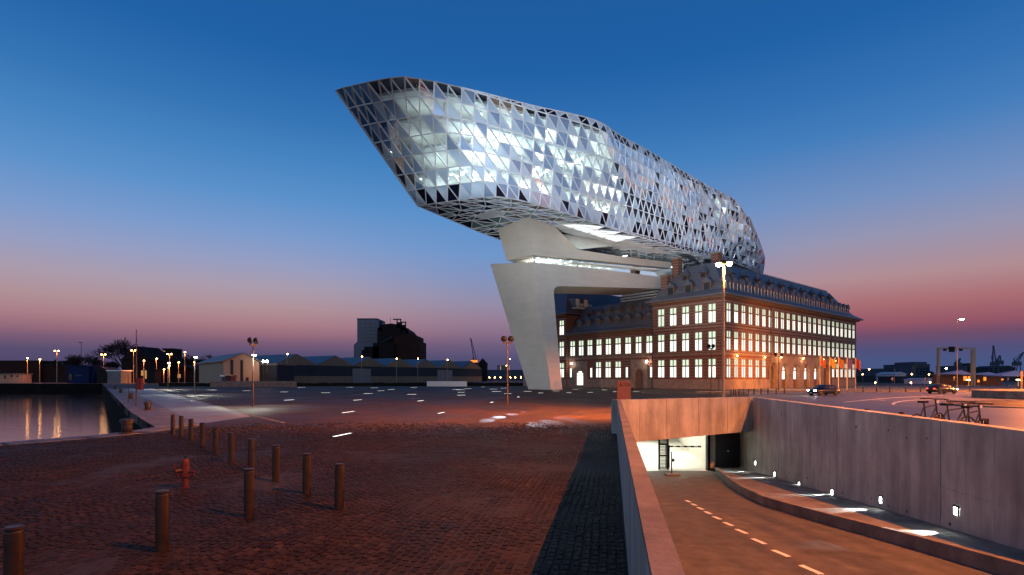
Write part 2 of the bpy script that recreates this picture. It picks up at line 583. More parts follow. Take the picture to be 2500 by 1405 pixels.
# ================================================================== GROUND, QUAY, WATER
def sheet(name, outer, holes, z, m, parent=None, kind='structure'):
    loops = [[Vector((x, y, 0)) for x, y in outer]] + [[Vector((x, y, 0)) for x, y in h] for h in holes]
    pts = [p for l in loops for p in l]
    me = bpy.data.meshes.new(name)
    me.from_pydata([(p.x, p.y, z) for p in pts], [], tessellate_polygon(loops))
    bm = bmesh.new(); bm.from_mesh(me)
    for f in bm.faces:
        if f.normal.z < 0: f.normal_flip()
    bm.to_mesh(me); bm.free()
    me.materials.append(m)
    o = bpy.data.objects.new(name, me)
    COL.objects.link(o)
    if parent is not None: hang(o, parent)
    else: tag(o, kind=kind)
    return o

KV = .1856
def Xo(Y): return .191 + KV * Y          # outer face of the parapet
def Xi(Y): return .352 + KV * Y          # its ramp side
def Xr(Y): return 9.07 + .153 * (Y - 9.58)   # wall on the far side of the ramp
ZT = 1.449                               # top of the ramp walls
HW0, HW1 = Vector((4.58, 22.8, 0)), Vector((11.6, 26.1, 0))   # headwall over the ramp
def zroad(Y): return -.03 - .0866 * Y
def zwalk(Y): return .16 - .0866 * Y
def road_pt(px, py, c=2.43, up=0.0):
    Y = (c - up) / ((py - 922) / F - .0866)
    return W(px, py, Y)

near_edge = [(-60, -12), (-36, 3), (-26, 11.5), (-21, 17.2), (-18.75, 19.8), (-17.5, 21.7), (-16.95, 23.6), (-17.1, 25.9)]
long_edge = [(-17.1, 25.9), (-26.8, 37.9), (-86, 114.8), (-160, 211)]
basin = near_edge + long_edge[1:] + [(-420, 211), (-420, -12)]
ramp_hole = [(Xi(0), 0), (4.58, 22.8), (11.6, 26.1), (Xr(0), 0)]
sheet('ground', [(-3500, -400), (3500, -400), (3500, 6000), (-3500, 6000)], [basin, ramp_hole], 0, M['earth'])
wt = sheet('water', [(-425, -20), (-10, -20), (-10, 220), (-425, 220)], [], -4, M['water'])

qw = MB()
for i in range(len(basin)):
    a, b = basin[i], basin[(i + 1) % len(basin)]
    qw.quad((*a, 0), (*b, 0), (*b, -5), (*a, -5))
quay = qw.build('quay_wall', mat('dock_wall', (.012, .011, .011), .95, noise=.4, nscale=.4, spec=.05), fix=False)
tag(quay, 'dark masonry quay wall dropping to the dock water', kind='structure')

plaza_poly = [(Xo(-6), -6), (Xo(22.8), 22.8), (4.6, 23.4), (12.0, 27.0), (24, 64), (40, 102), (44, 108), (-2, 160), (-20, 150), (-100.5, 141)] + \
             [(-86 + 4.6, 114.8 + 2.2), (-26.8 + 2.4, 37.9 + .6), (-15.2, 26.6), (-15.4, 23.6), (-16.2, 21.2), (-17.6, 19.0), (-20, 16.4), (-25.2, 10.8), (-35.4, 2.2), (-45, -6)]
plaza = sheet('cobbled_plaza', plaza_poly, [], .004, M['cobble_far'])
tag(plaza, 'plaza of dark cobbles in front of the port building')

# single cobbles close to the camera
near_x = [(-45, -6), (-35.4, 2.2), (-25.2, 10.8), (-20, 16.4), (-17.6, 19.0), (-16.2, 21.2), (-15.4, 23.6), (-15.2, 26.6), (-14.0, 28.5)]
def left_bound(Y):
    for (x0, y0), (x1, y1) in zip(near_x, near_x[1:]):
        if y0 <= Y <= y1:
            return x0 + (x1 - x0) * (Y - y0) / (y1 - y0)
    return -14
dv = Vector((KV, 1, 0)).normalized()
pv = Vector((dv.y, -dv.x, 0))          # to the right
rnd = random.Random(3)
from mathutils import noise as mnoise
def sink(c): return .02 * mnoise.noise(Vector((c.x * .45, c.y * .45, 0))) + .008 * mnoise.noise(Vector((c.x * 2, c.y * 2, 5)))
stones = []
row_w = .115
b = .191 * dv.y - .02
bmax = b
row = 0
while b > -24:
    b -= row_w
    wv = .07 * math.sin(row * 1.7)
    a = 2.0 + rnd.random() * .2
    while a < 31:
        L = rnd.uniform(.14, .205)
        c = dv * (a + L / 2) + pv * (b + row_w / 2 + rnd.uniform(-.008, .008) + .03 * mnoise.noise(Vector((a * .5, b * .5, 3))))
        if 4.8 < c.y < 30 and rnd.random() < (29 - c.y) / 9.0 and c.x > left_bound(c.y) and c.x > -1.02 * c.y - .6:
            stones.append((c, L - .014, row_w - rnd.uniform(.01, .02)))
        a += L
    row += 1
def stone_pts(L, w, r, h):
    hl, hw = L / 2, w / 2
    bt = [(-hl, -hw, -.03), (hl, -hw, -.03), (hl, hw, -.03), (-hl, hw, -.03)]
    i = .011
    tp = []
    for sx_, sy_ in ((-1, -1), (1, -1), (1, 1), (-1, 1)):
        tp.append((sx_ * (hl - i) + r.uniform(-.008, .008), sy_ * (hw - i) + r.uniform(-.006, .006), h + r.uniform(-.004, .004)))
    return bt, tp
SF = [(4, 5, 6, 7), (0, 1, 5, 4), (1, 2, 6, 5), (2, 3, 7, 6), (3, 0, 4, 7)]
joint_poly = [(Xo(4.5) - .02, 4.5), (Xo(20.3) - .02, 20.3), (-16.9, 20.3)] + list(reversed([p for p in near_x if 4.6 < p[1] < 20])) + [(-30, 4.5)]
sheet('cobble_bedding', joint_poly, [], .009, M['joint'], parent=plaza)
mats3 = [M['cobble'], M['cobble_dark'], M['cobble_pale']]
inframe = [s for s in stones if abs(s[0].x / s[0].y) < .97 and s[0].y > 6.45]
inframe.sort(key=lambda s: s[0].y + abs(s[0].x) * .12)
single = set(id(s) for s in inframe[:295])
variants = []
for k in range(9):
    mb = MB()
    bt, tp = stone_pts(.158, .1, rnd, .016)
    mb.add(bt + tp, SF)
    variants.append(mb.mesh('cobble', mats3[k % 3], fix=False))
ang = math.atan2(dv.y, dv.x)
rest = MB()
mi = []
for s in stones:
    c, L, w = s
    if id(s) in single:
        o = place('cobble', rnd.choice(variants), plaza, (c.x, c.y, .006 + sink(c) + rnd.uniform(-.003, .003)), ang + rnd.uniform(-.03, .03))
        o.scale = (L / .158, w / .1, 1)
    else:
        bt, tp = stone_pts(L, w, rnd, .016 + rnd.uniform(-.003, .003))
        sk = sink(c)
        ca, sa = dv.x, dv.y
        rest.add([(c.x + x * ca - y * sa, c.y + x * sa + y * ca, z + .006 + sk) for x, y, z in bt + tp], SF)
        mi += [rnd.choice((0, 0, 0, 1, 1, 2))] * 5
ro = rest.build('cobbles', mats3[0], parent=plaza, fix=False)
tag(ro, kind='stuff')
for m_ in mats3[1:]: ro.data.materials.append(m_)
ro.data.polygons.foreach_set('material_index', mi)

# granite coping stones along both quay edges
coping = tag(MB().quad((-17.2, 26.2, .004), (-17.1, 26, .004), (-17, 26.2, .004)).build('quay_coping', M['granite'], fix=False), 'row of granite coping stones along the quay edge', kind='structure')
def coping_run(pa, pb, n, w0, w1, skew, m):
    pa, pb = Vector((*pa, 0)), Vector((*pb, 0))
    d = (pb - pa)
    nrm = Vector((d.y, -d.x, 0)).normalized()
    for i in range(n):
        t0, t1 = i / n, (i + 1) / n
        g = .012 / d.length * (1 + t0 * 3)
        a, bb = pa + d * (t0 + g), pa + d * (t1 - g)
        h = .03 + rnd.uniform(-.012, .012)
        wa, wb = w0 + (w1 - w0) * t0, w0 + (w1 - w0) * t1
        q = [a, bb, bb + nrm * wb, a + nrm * wa]
        MB().hexa([p + Vector((0, 0, -.5)) for p in q], [p + Vector((0, 0, h)) for p in q]).build('coping_stone', m, parent=coping)
coping_run((-17.1, 25.9), (-26.8, 37.9), 8, 1.9, 2.4, 0, M['granite'])
coping_run((-26.8, 37.9), (-86, 114.8), 40, 2.4, 3.4, 0, M['granite'])
for (a, b2), n in zip(zip(near_edge[1:], near_edge[2:]), (7, 6, 4, 3, 2, 2)):
    coping_run(a, b2, n, 1.15, 1.15, 0, M['granite'])

# pale paved strip behind the coping
L0, L1, L2 = G(294.6, 962), G(425, 1016), G(455, 1041)
R0, R1, R2 = G(381.7, 952), G(600, 1012), G(612, 1018)
slab = sheet('paved_strip', [(p.x, p.y) for p in (L2, L1, L0, Vector((-86, 116, 0)), Vector((-78.5, 118, 0)), R0, R1, R2)], [], .012, M['slab'])
tag(slab, 'smooth pale paving strip along the quay')
sl = MB()
for p, q in ((G(600, 1012), G(692, 1033)), (G(381.7, 952), G(600, 1012))):
    sl.bar(p + Vector((0, 0, .012)), q + Vector((0, 0, .012)), .22, .02)
sl.build('edge_strip', M['concrete_cap'], parent=slab)

# ================================================================== RAMP
ZB = -3.2
rp = []
for Y in (0, 4, 8, 12, 16, 20, 24, 28.2):
    rp.append((Y, Xi(Y), Xr(Y)))
mb = MB()
for (y0, a0, b0), (y1, a1, b1) in zip(rp, rp[1:]):
    mb.quad((a0 - .05, y0, zroad(y0)), (b0 + .1, y0, zroad(y0)), (b1 + .1, y1, zroad(y1)), (a1 - .05, y1, zroad(y1)))
ramp_o = tag(mb.build('ramp_road', M['asphalt'], fix=False), 'asphalt ramp road going down to the garage', kind='structure')
tl = MB()
zt_ = zroad(28.2)
tl.quad((Xi(28.2) - 4, 28.2, zt_), (12.2, 28.2, zt_), (17, 52, zt_ - .05), (Xi(52) - 6, 52, zt_ - .05))
tag(tl.build('garage_floor', M['pale_concrete'], fix=False), 'lit floor inside the garage', kind='structure')
# dashed centre line
dashes = [((1954.6, 1380.8), (2004.7, 1402.6)), ((1887.3, 1343.9), (1925.3, 1359.8)), ((1837.3, 1315.9), (1867.3, 1328.7)), ((1797.6, 1292.8), (1822.4, 1303.2)),
          ((1768.2, 1275.9), (1787.9, 1284.2)), ((1741.6, 1261.7), (1758.9, 1268.6)), ((1721.6, 1249.7), (1735.4, 1255.5)), ((1703.7, 1239.6), (1716.5, 1244.8)),
          ((1688.8, 1230.7), (1699.2, 1234.8)), ((1675, 1222.4), (1684.4, 1226.5))]
for a, b2 in dashes:
    MB().bar(road_pt(*a) + Vector((0, 0, .004)), road_pt(*b2) + Vector((0, 0, .004)), .1, .006).build('lane_dash', M['paint_white'], parent=ramp_o)

# kerb wall and walkway
KP = [(2.0, 7.95), (5.2, 7.92), (8.3, 7.86), (9.34, 7.84), (10.4, 7.8), (11.46, 7.74), (13.0, 7.62), (14.42, 7.56), (15.2, 7.52), (16.25, 7.54), (17.85, 7.8), (18.9, 8.0), (21, 8.5), (24, 9.3), (26.8, 10.07)]
kb, wk = MB(), MB()
for (y0, x0), (y1, x1) in zip(KP, KP[1:]):
    q0, q1 = zwalk(y0) + .08, zwalk(y1) + .08
    kb.hexa([(x0, y0, zroad(y0) - .1), (x1, y1, zroad(y1) - .1), (x1 + .15, y1, zroad(y1) - .1), (x0 + .15, y0, zroad(y0) - .1)], [(x0, y0, q0), (x1, y1, q1), (x1 + .15, y1, q1), (x0 + .15, y0, q0)])
    wk.quad((x0 + .14, y0, zwalk(y0)), (Xr(y0), y0, zwalk(y0)), (Xr(y1), y1, zwalk(y1)), (x1 + .14, y1, zwalk(y1)))
wk.quad((10.2, 26.8, zwalk(26.8)), (Xr(26.8), 26.8, zwalk(26.8)), (Xr(28.2), 28.2, zwalk(28.2)), (10.4, 28.2, zwalk(28.2)))
kerb = kb.build('kerb', M['concrete_cap'], fix=True)
tag(kerb, 'low concrete kerb wall curving down the ramp', kind='structure')
tag(wk.build('walkway', M['concrete_cap'], fix=False), 'narrow raised footway beside the ramp wall', kind='structure')

# parapet between plaza and ramp: panels and coping pieces
par = thing('parapet_wall', 'long concrete parapet with warm-lit top between the cobbles and the ramp', 'wall', (Xo(6), 6, 0))
ys = [-6, -2, 2, 5.2, 8.35, 12.5, 17.5, 22.8]
for y0, y1 in zip(ys, ys[1:]):
    g = .006
    q = [(Xo(y0 + g), y0 + g), (Xi(y0 + g), y0 + g), (Xi(y1 - g), y1 - g), (Xo(y1 - g), y1 - g)]
    MB().hexa([(x + (.006 if i in (0, 3) else -.006), y, ZB) for i, (x, y) in enumerate(q)], [(x + (.006 if i in (0, 3) else -.006), y, ZT - .05) for i, (x, y) in enumerate(q)]).build('panel', M['concrete'], parent=par)
    MB().hexa([(x, y, ZT - .047) for x, y in q], [(x, y, ZT) for x, y in q]).build('coping', M['concrete_cap'], parent=par)

# headwall over the garage mouth
hw = thing('headwall', 'orange-lit concrete headwall spanning the ramp above the garage mouth', 'wall', (8, 24.5, ZT - 1.8))
hd = HW1 - HW0
hn = Vector((-hd.y, hd.x, 0)).normalized()
def HWP(t, z): 
    zb = -.38 + .19 * t
    p = HW0 + hd * t
    return Vector((p.x, p.y, zb if z is None else z))
cuts = [-.02, .13, .32, .56, .79, 1.06]
for t0, t1 in zip(cuts, cuts[1:]):
    e = .0012
    q = [HWP(t0 + e, None), HWP(t1 - e, None), HWP(t1 - e, None) + hn * .45, HWP(t0 + e, None) + hn * .45]
    MB().hexa(q, [Vector((p.x, p.y, ZT - .002 * (t0 > 0))) for p in q]).build('panel', M['concrete'], parent=hw)
sof = MB()
q = [HWP(-.3, -.32) + hn * .4, HWP(1.1, -.2) + hn * .4, Vector((19, 56, -.25)), Vector((Xi(52) - 8, 56, -.25))]
sof.hexa(q, [p + Vector((0, 0, .2)) for p in q])
tag(sof.build('garage_ceiling', M['pale_concrete']), 'ceiling of the garage entrance', kind='structure')
gw = MB()
for a, b2 in (((10.32, 28.45), (12.9, 42)), ((12.9, 42), (14, 52)), ((14, 52), (-1, 52)), ((-1, 52), (Xi(30) - 2.2, 33)), ((Xi(30) - 2.2, 33), (Xi(28) - .1, 27))):
    gw.quad((*a, -3), (*b2, -3), (*b2, -.1), (*a, -.1))
tag(gw.build('garage_wall', M['pale_concrete'], fix=False), 'pale lit walls inside the garage', kind='structure')
for i, (x, y, l) in enumerate(((8.2, 30, 3.0), (7.0, 33, 4.0), (9.5, 34, 4.0), (9.8, 38.5, 4.0), (7, 39, 4))):
    o = MB().box(x - l / 2, y - .12, -.47, x + l / 2, y + .12, -.4).build('ceiling_light', M['tunnel_glow'], origin=(x, y, -.4))
    tag(o, '%s white tube light under the garage ceiling, counted from the mouth' % ordinal(i), 'ceiling light', 'tube lights under the garage ceiling')
# end wall of the footway with the dark door
dw = thing('service_wall', 'concrete end wall with a dark steel door beside the garage mouth', 'wall', (11, 28.3, -2.4))
yD = 28.25
MB().box(10.22, yD, -3, 10.36, yD + .3, -.2).build('black_jamb', M['black'], parent=dw)
MB().box(10.363, yD - .01, -3, 10.62, yD + .3, -.2).build('pier', M['concrete'], parent=dw)
MB().box(10.623, yD, -.52, 12.2, yD + .3, -.15).build('lintel', M['concrete'], parent=dw)
dr = MB().box(10.623, yD + .06, zwalk(28.2) - .05, 11.95, yD + .14, -.523).build('door', M['dark_metal'], parent=dw)
hk = MB().tube((11.3, yD + .06, -1.45), (11.3, yD - .02, -1.45), .035).build('handle', M['white_metal'])
hang(hk, dr)
# right wall of the ramp
rw = thing('retaining_wall', 'tall grey concrete retaining wall with small recessed lights beside the ramp', 'wall', (9.5, 12, -1))
wd_ = Vector((.153, 1, 0)).normalized()
wn = Vector((wd_.y, -wd_.x, 0))
ysr = [-3, .5, 3.4, 6.2, 8.4, 10.3, 11.9, 13.5, 15.2, 17, 18.8, 20.6, 22.4, 24.2, 25.97]
for i, (y0, y1) in enumerate(zip(ysr, ysr[1:])):
    g = .007
    off = (i % 3) * .004
    q = [(Xr(y0 + g) + off, y0 + g), (Xr(y1 - g) + off, y1 - g), (Xr(y1 - g) + .32, y1 - g), (Xr(y0 + g) + .32, y0 + g)]
    MB().hexa([(x, y, ZB) for x, y in q], [(x, y, ZT) for x, y in q]).build('panel', M['concrete'], parent=rw)
mb = MB()
q = [(Xr(26), 26), (Xr(28.6), 28.6), (Xr(28.6) + .3, 28.6), (Xr(26) + .3, 26)]
mb.hexa([(x, y, ZB) for x, y in q], [(x, y, -.13) for x, y in q]).build('panel', M['concrete'], parent=rw)
th = MB()
for i, (y0, y1) in enumerate(zip(ysr, ysr[1:])):
    for zz in (1.0, -.1):
        for f in (.3, .8):
            if rnd.random() < .6:
                y = y0 + (y1 - y0) * f
                p = Vector((Xr(y) + .004, y, zz - .06 * y * (zz < 0) + rnd.uniform(-.1, .1)))
                th.tube(p - wn * .006, p + wn * .03, .026 + rnd.random() * .012, n=8)
tag(th.build('tie_hole', M['dark_metal'], parent=rw), kind='stuff')

# recessed footway lights in that wall
wl_px = [(1845, 1131), (1892, 1158), (1952, 1183), (2033, 1202), (2152, 1221), (2336, 1248)]
for i, (px, py) in enumerate(wl_px):
    p = onplane(px, py, (Xr(0), 0, 0), wn)
    lab = ['white footway light in the ramp wall closest to the dark door', 'second recessed footway light from the dark door', 'third recessed footway light from the dark door',
           'fourth recessed footway light from the dark door', 'recessed footway light second nearest the camera in the ramp wall', 'largest recessed footway light, nearest the camera in the ramp wall'][i]
    t = thing('wall_light', lab, 'wall light', p, 'recessed footway lights along the ramp wall')
    fr = MB()
    def wp(a, o_, z): return p + wd_ * a - wn * o_ + Vector((0, 0, z))
    def bx(a0, a1, o0, o1, z0, z1, m_=None):
        k = MB()
        k.hexa([wp(a0, o0, z0), wp(a1, o0, z0), wp(a1, o1, z0), wp(a0, o1, z0)], [wp(a0, o0, z1), wp(a1, o0, z1), wp(a1, o1, z1), wp(a0, o1, z1)])
        return k
    for a0, a1, z0, z1 in ((-.085, -.065, -.1, .12), (.065, .085, -.1, .12), (-.065, .065, .075, .12), (-.065, .065, -.1, -.085)):
        k = bx(a0, a1, 0, .03, z0, z1)
        fr.add(k.v, k.f)
    fr.build('frame', M['dark_metal'], parent=t)
    bx(-.063, .063, .004, .012, -.083, .073).build('lens', M['white_glow'], parent=t)
    zw_ = zwalk(p.y)
    light('footway_lamp', 'SPOT', p - wn * .1 + Vector((0, 0, -.02)), 520, (.93, 1, .96), target=p - wn * .92 - wd_ * .3 + Vector((0, 0, zw_ - p.z)), size=.012, angle=34, blend=.12)

# garage gate, barrier, island with post
gt = thing('folding_gate', 'folded black mesh gate standing open in the garage mouth', 'gate', (8.05, 28.6, -2.4))
zg = zroad(28.2)
for x in (7.78, 8.24):
    MB().box(x - .035, 28.55, zg, x + .035, 28.65, -.3).build('gate_post', M['black'], parent=gt)
for z in (zg + .08, zg + .75, zg + 1.35, -.42):
    MB().box(7.816, 28.57, z - .03, 8.204, 28.63, z + .03).build('rail', M['black'], parent=gt)
msh = MB()
for k in range(26):
    z = zg + .1 + k * .075
    msh.bar((7.82, 28.6, z), (8.2, 28.6, z), .02, .03)
for k in range(7):
    x = 7.84 + k * .055
    msh.bar((x, 28.6, zg + .05), (x, 28.6, -.35), .014, .02)
tag(msh.build('mesh_infill', M['dark_metal'], parent=gt), kind='stuff')
ba = thing('barrier_arm', 'red and white striped barrier arm across the garage entrance', 'barrier', (8.4, 29.2, -2.4))
z = -1.33
MB().box(8.32, 29.12, zg, 8.5, 29.3, z + .08).build('cabinet', M['dark_metal'], parent=ba)
n = 9
for k in range(n):
    x0, x1 = 8.5 + k * .19, 8.5 + (k + 1) * .19
    MB().box(x0 + .001, 29.18, z - .045, x1 - .001, 29.22, z + .045).build('stripe', M['red'] if k % 2 == 0 else M['white_metal'], parent=ba)
isl = thing('ticket_post', 'thin post with a sensor on a small concrete island before the barrier', 'post', (7.55, 25.8, zroad(25.8)))
z0 = zroad(26)
MB().box(7.25, 25.2, z0 - .1, 7.85, 25.75, z0 + .14).build('island', M['concrete_cap'], parent=isl)
MB().tube((7.56, 25.6, z0 + .1), (7.56, 25.6, z0 + 1.15), .03).build('post', M['dark_metal'], parent=isl)
MB().box(7.57, 25.55, z0 + .7, 7.68, 25.65, z0 + .84).build('sensor', M['black'], parent=isl)

# ================================================================== ROUNDABOUT ROAD
def zr2(Y): return .6 * max(0, min(1, (46 - Y) / 32))
mb = MB()
Ys = [-20, -8, 0, 6, 10, 14, 18, 22, 26, 30, 36, 42, 48, 56, 64, 72, 80, 88]
def rl(Y):
    if Y <= 26.4: return Xr(Y) + .34
    return 12.3 + (Y - 26.4) * .42
cols_ = [0, .04, .1, .2, .35, .6, 1]
for y0, y1 in zip(Ys, Ys[1:]):
    for a, b2 in zip(cols_, cols_[1:]):
        mb.quad(*[(rl(y) + (170 - rl(y)) * f, y, zr2(y) + .02) for f, y in ((a, y0), (b2, y0), (b2, y1), (a, y1))])
for y0, y1 in zip(Ys, Ys[1:]):
    mb.quad((rl(y0), y0, zr2(y0) + .02), (rl(y1), y1, zr2(y1) + .02), (rl(y1), y1, -.3), (rl(y0), y0, -.3))
rd = tag(mb.build('road', M['road'], fix=False), 'wide asphalt roundabout road on the far side of the ramp', kind='structure')
pavm = MB().hexa([(30, 88, -.2), (170, 88, -.2), (260, 260, -.2), (60, 118, -.2)], [(30, 88, .1), (170, 88, .1), (260, 260, .1), (60, 118, .1)])
tag(pavm.build('pavement', M['concrete_cap']), 'pavement beyond the road', kind='structure')
ib = MB()
n = 48
ring = [(47 + 10.5 * math.cos(2 * math.pi * i / n), 43 + 8.5 * math.sin(2 * math.pi * i / n)) for i in range(n)]
isl_o = tag(MB().prism([(x, y, .0) for x, y in ring], (0, 0, .16)).build('traffic_island', M['cobble_far']), 'rounded paved island in the roundabout', kind='structure')
for i in range(n):
    j = (i + 1) % n
    cx_, cy_ = 47, 43
    def o_(p, s): return (cx_ + (p[0] - cx_) * s, cy_ + (p[1] - cy_) * s)
    a, b2 = ring[i], ring[j]
    q = [o_(a, 1.001), o_(b2, 1.001), o_(b2, 1.03), o_(a, 1.03)]
    zc = max(zr2(a[1]), zr2(b2[1]))
    MB().hexa([(x, y, -.1) for x, y in q], [(x, y, .21) for x, y in q]).build('kerb_stone', M['granite'], parent=isl_o)
pl = tag(MB().lathe([(7, 0), (7, .9), (6.7, .95), (0.5, 1.0)], n=28, c=(61, 61, 0)).build('raised_island', M['concrete_cap']), 'round raised centre of the roundabout', kind='structure')
ln = MB()
def curve_line(pts, w):
    for a, b2 in zip(pts, pts[1:]):
        za, zb = zr2(a.y) + .026, zr2(b2.y) + .026
        ln.bar((a.x, a.y, za), (b2.x, b2.y, zb), w, .008)
curve_line([G(x, y) for x, y in ((2181, 989), (2182, 985), (2195, 981.5), (2215, 979), (2240, 977.6), (2275, 977))], .25)
curve_line([G(x, y) for x, y in ((2130, 977.5), (2145, 978), (2160, 979))], .35)
curve_line([G(x, y) for x, y in ((2060, 983), (2120, 977), (2200, 971), (2300, 967))], .2)
ln.build('road_marking', M['paint_white'], parent=rd)
# ================================================================== OLD BRICK BUILDING
bld = thing('brick_building', 'long red brick and stone building with steep slate roofs and rows of lit windows', 'building', C0)
RZ = math.atan2(U.y, U.x)
LZ = math.atan2(-V.y, -V.x)
LU, LV = 73.0, 16.5
C1, C2, C3 = 16.5, 42.3, 58.8
def uvbox(mb, u0, v0, z0, u1, v1, z1):
    return mb.box(u0, v0, z0, u1, v1, z1, lambda u, v, z: B(u, v, z))
# walls (the arcade and the portals are real openings)
ar = [1.54 + 3.01 * k for k in (6.5, 8.5, 10.5, 12.5, 14.5, 16.5)]
ua, ub = 19.7, 54.6
wl = MB()
uvbox(wl, 0, 0, -.3, ua, LV, 6.95)
uvbox(wl, ub, 0, -.3, LU, LV, 6.95)
uvbox(wl, ua, .83, -.3, ub, LV, 6.95)
uvbox(wl, 0, 0, 6.95, LU, LV, 18.2)
wl.build('wall', M['brick'], parent=bld)
def arch_wall(us, r, spr, p0, p1, top, fn, depth):
    mb = MB()
    def cell(q):
        mb.hexa(q, [p + depth for p in q])
    x = p0
    for c in us:
        cell([fn(x, -.3), fn(c - r, -.3), fn(c - r, top), fn(x, top)])
        for k in range(14):
            a0, a1 = math.pi - math.pi * k / 14, math.pi - math.pi * (k + 1) / 14
            xa, xb = c + r * math.cos(a0), c + r * math.cos(a1)
            cell([fn(xa, spr + r * 1.12 * math.sin(a0)), fn(xb, spr + r * 1.12 * math.sin(a1)), fn(xb, top), fn(xa, top)])
        x = c + r
    cell([fn(x, -.3), fn(p1, -.3), fn(p1, top), fn(x, top)])
    return mb
arch_wall(ar, 1.75, 3.7, ua + .003, ub - .003, 6.95, lambda t, z: B(t, -.08, z), V * .9).build('arcade', M['stone'], parent=bld)
# each arch: stone ring, glazed door
for k, c in enumerate(ar):
    rg = MB()
    for i in range(14):
        a0, a1 = math.pi * i / 14, math.pi * (i + 1) / 14
        def ap(a, r): return (c + r * math.cos(a), 3.7 + r * 1.12 * math.sin(a))
        q = [ap(a0 + .01, 1.77), ap(a1 - .01, 1.77), ap(a1 - .01, 2.2), ap(a0 + .01, 2.2)]
        rg.hexa([B(x, -.18, z) for x, z in q], [B(x, -.083, z) for x, z in q])
    rg.build('arch_ring', M['stone'], parent=bld)
    lit = 0 < k < 5
    d = MB().box(c - 1.72, .7, -.2, c + 1.72, .8, 5.6, lambda u, v, z: B(u, v, z)).build('arch_door', M['timber'], parent=bld)
    if lit:
        pn = MB()
        for x0, x1, z0, z1 in ((-1.25, -.78, 2.0, 3.9), (-.6, -.07, 2.0, 3.9), (.07, .6, 2.0, 3.9), (.78, 1.25, 2.0, 3.9), (-1.1, -.78, 4.1, 4.6), (-.6, -.07, 4.1, 5.2), (.07, .6, 4.1, 5.2), (.78, 1.1, 4.1, 4.6)):
            uvbox(pn, c + x0, .63, z0, c + x1, .69, z1)
        hang(pn.build('pane', M['win_glow']), d)
# left facade
w2 = MB()
uvbox(w2, .5, C1, -.3, 14, C2, 13.2)
uvbox(w2, 0, C2, -.3, 40, C3, 18.2)
w2.build('side_wall', M['brick'], parent=bld)
portals = (20.2, 38.0)
for k, c in enumerate(portals):
    arch_wall([c], 1.15, 3.0, c - 2.3, c + 2.3, 6.4, lambda t, z: B(.2, t, z), U * .295).build('portal', M['stone'], parent=bld)
    d = MB().box(.42, c - 1.1, 0, .47, c + 1.1, 4.2, lambda u, v, z: B(u, v, z)).build('portal_door', M['timber'], parent=bld)
    if k == 1:
        pn = MB()
        for i in range(4):
            v0 = c - 1.0 + i * .52
            uvbox(pn, .36, v0, .5, .41, v0 + .42, 2.9)
            uvbox(pn, .36, v0, 3.05, .41, v0 + .42, 3.95 if i in (1, 2) else 3.5)
        hang(pn.build('pane', M['win_glow']), d)
# plinth, string courses, cornice
def course(name, z0, z1, out, m, parts=('r', 'l')):
    mb = MB()
    if 'r' in parts:
        uvbox(mb, -out, -out, z0, LU + out, -.002, z1)
        uvbox(mb, -out, -.001, z0, -.002, C1 - .01, z1)
        uvbox(mb, LU + .002, 0, z0, LU + out, LV, z1)
    if 'l' in parts:
        uvbox(mb, .5 - out, C1 + .01, z0, .498, C2 - .01, z1)
    if 'r' in parts:
        uvbox(mb, -out, C2 + .01, z0, -.002, C3 + out, z1)
    mb.build(name, m, parent=bld)
for q in ((-.1, -.1, ua - .02, -.002), (ub + .02, -.1, LU + .1, -.002), (-.1, -.001, -.002, C1 - .01), (-.1, C2 + .01, -.002, C3), (.35, C1 + .01, .498, 17.85), (.35, 22.55, .498, 35.65), (.35, 40.35, .498, C2 - .01)):
    uvbox(MB(), q[0], q[1], -.3, q[2], q[3], 2.0).build('plinth', M['stone'], parent=bld)
course('string_course', 6.98, 7.3, .16, M['stone'])
course('string_course', 12.35, 12.62, .14, M['stone'], ('r',))
course('string_course', 12.95, 13.15, .14, M['stone'], ('r',))
course('string_course', 7.55, 7.7, .1, M['stone'])
course('frieze', 17.25, 17.45, .12, M['stone'], ('r',))
course('cornice', 18.0, 18.45, .7, M['timber'], ('r',))
mb = MB()
uvbox(mb, -.15, C1 + .02, 12.75, .497, C2 - .02, 13.2)
mb.build('cornice', M['timber'], parent=bld)
mb = MB()
for u in (ua + .1, ub - .2):
    mb.tube(B(u, -.16, 0), B(u, -.16, 18), .09)
mb.tube(B(-.2, C1 - .15, 0), B(-.2, C1 - .15, 13), .09)
mb.tube(B(-.17, 1.0, 0), B(-.17, 1.0, 2.9), .08)
mb.build('downpipe', M['dark_metal'], parent=bld)

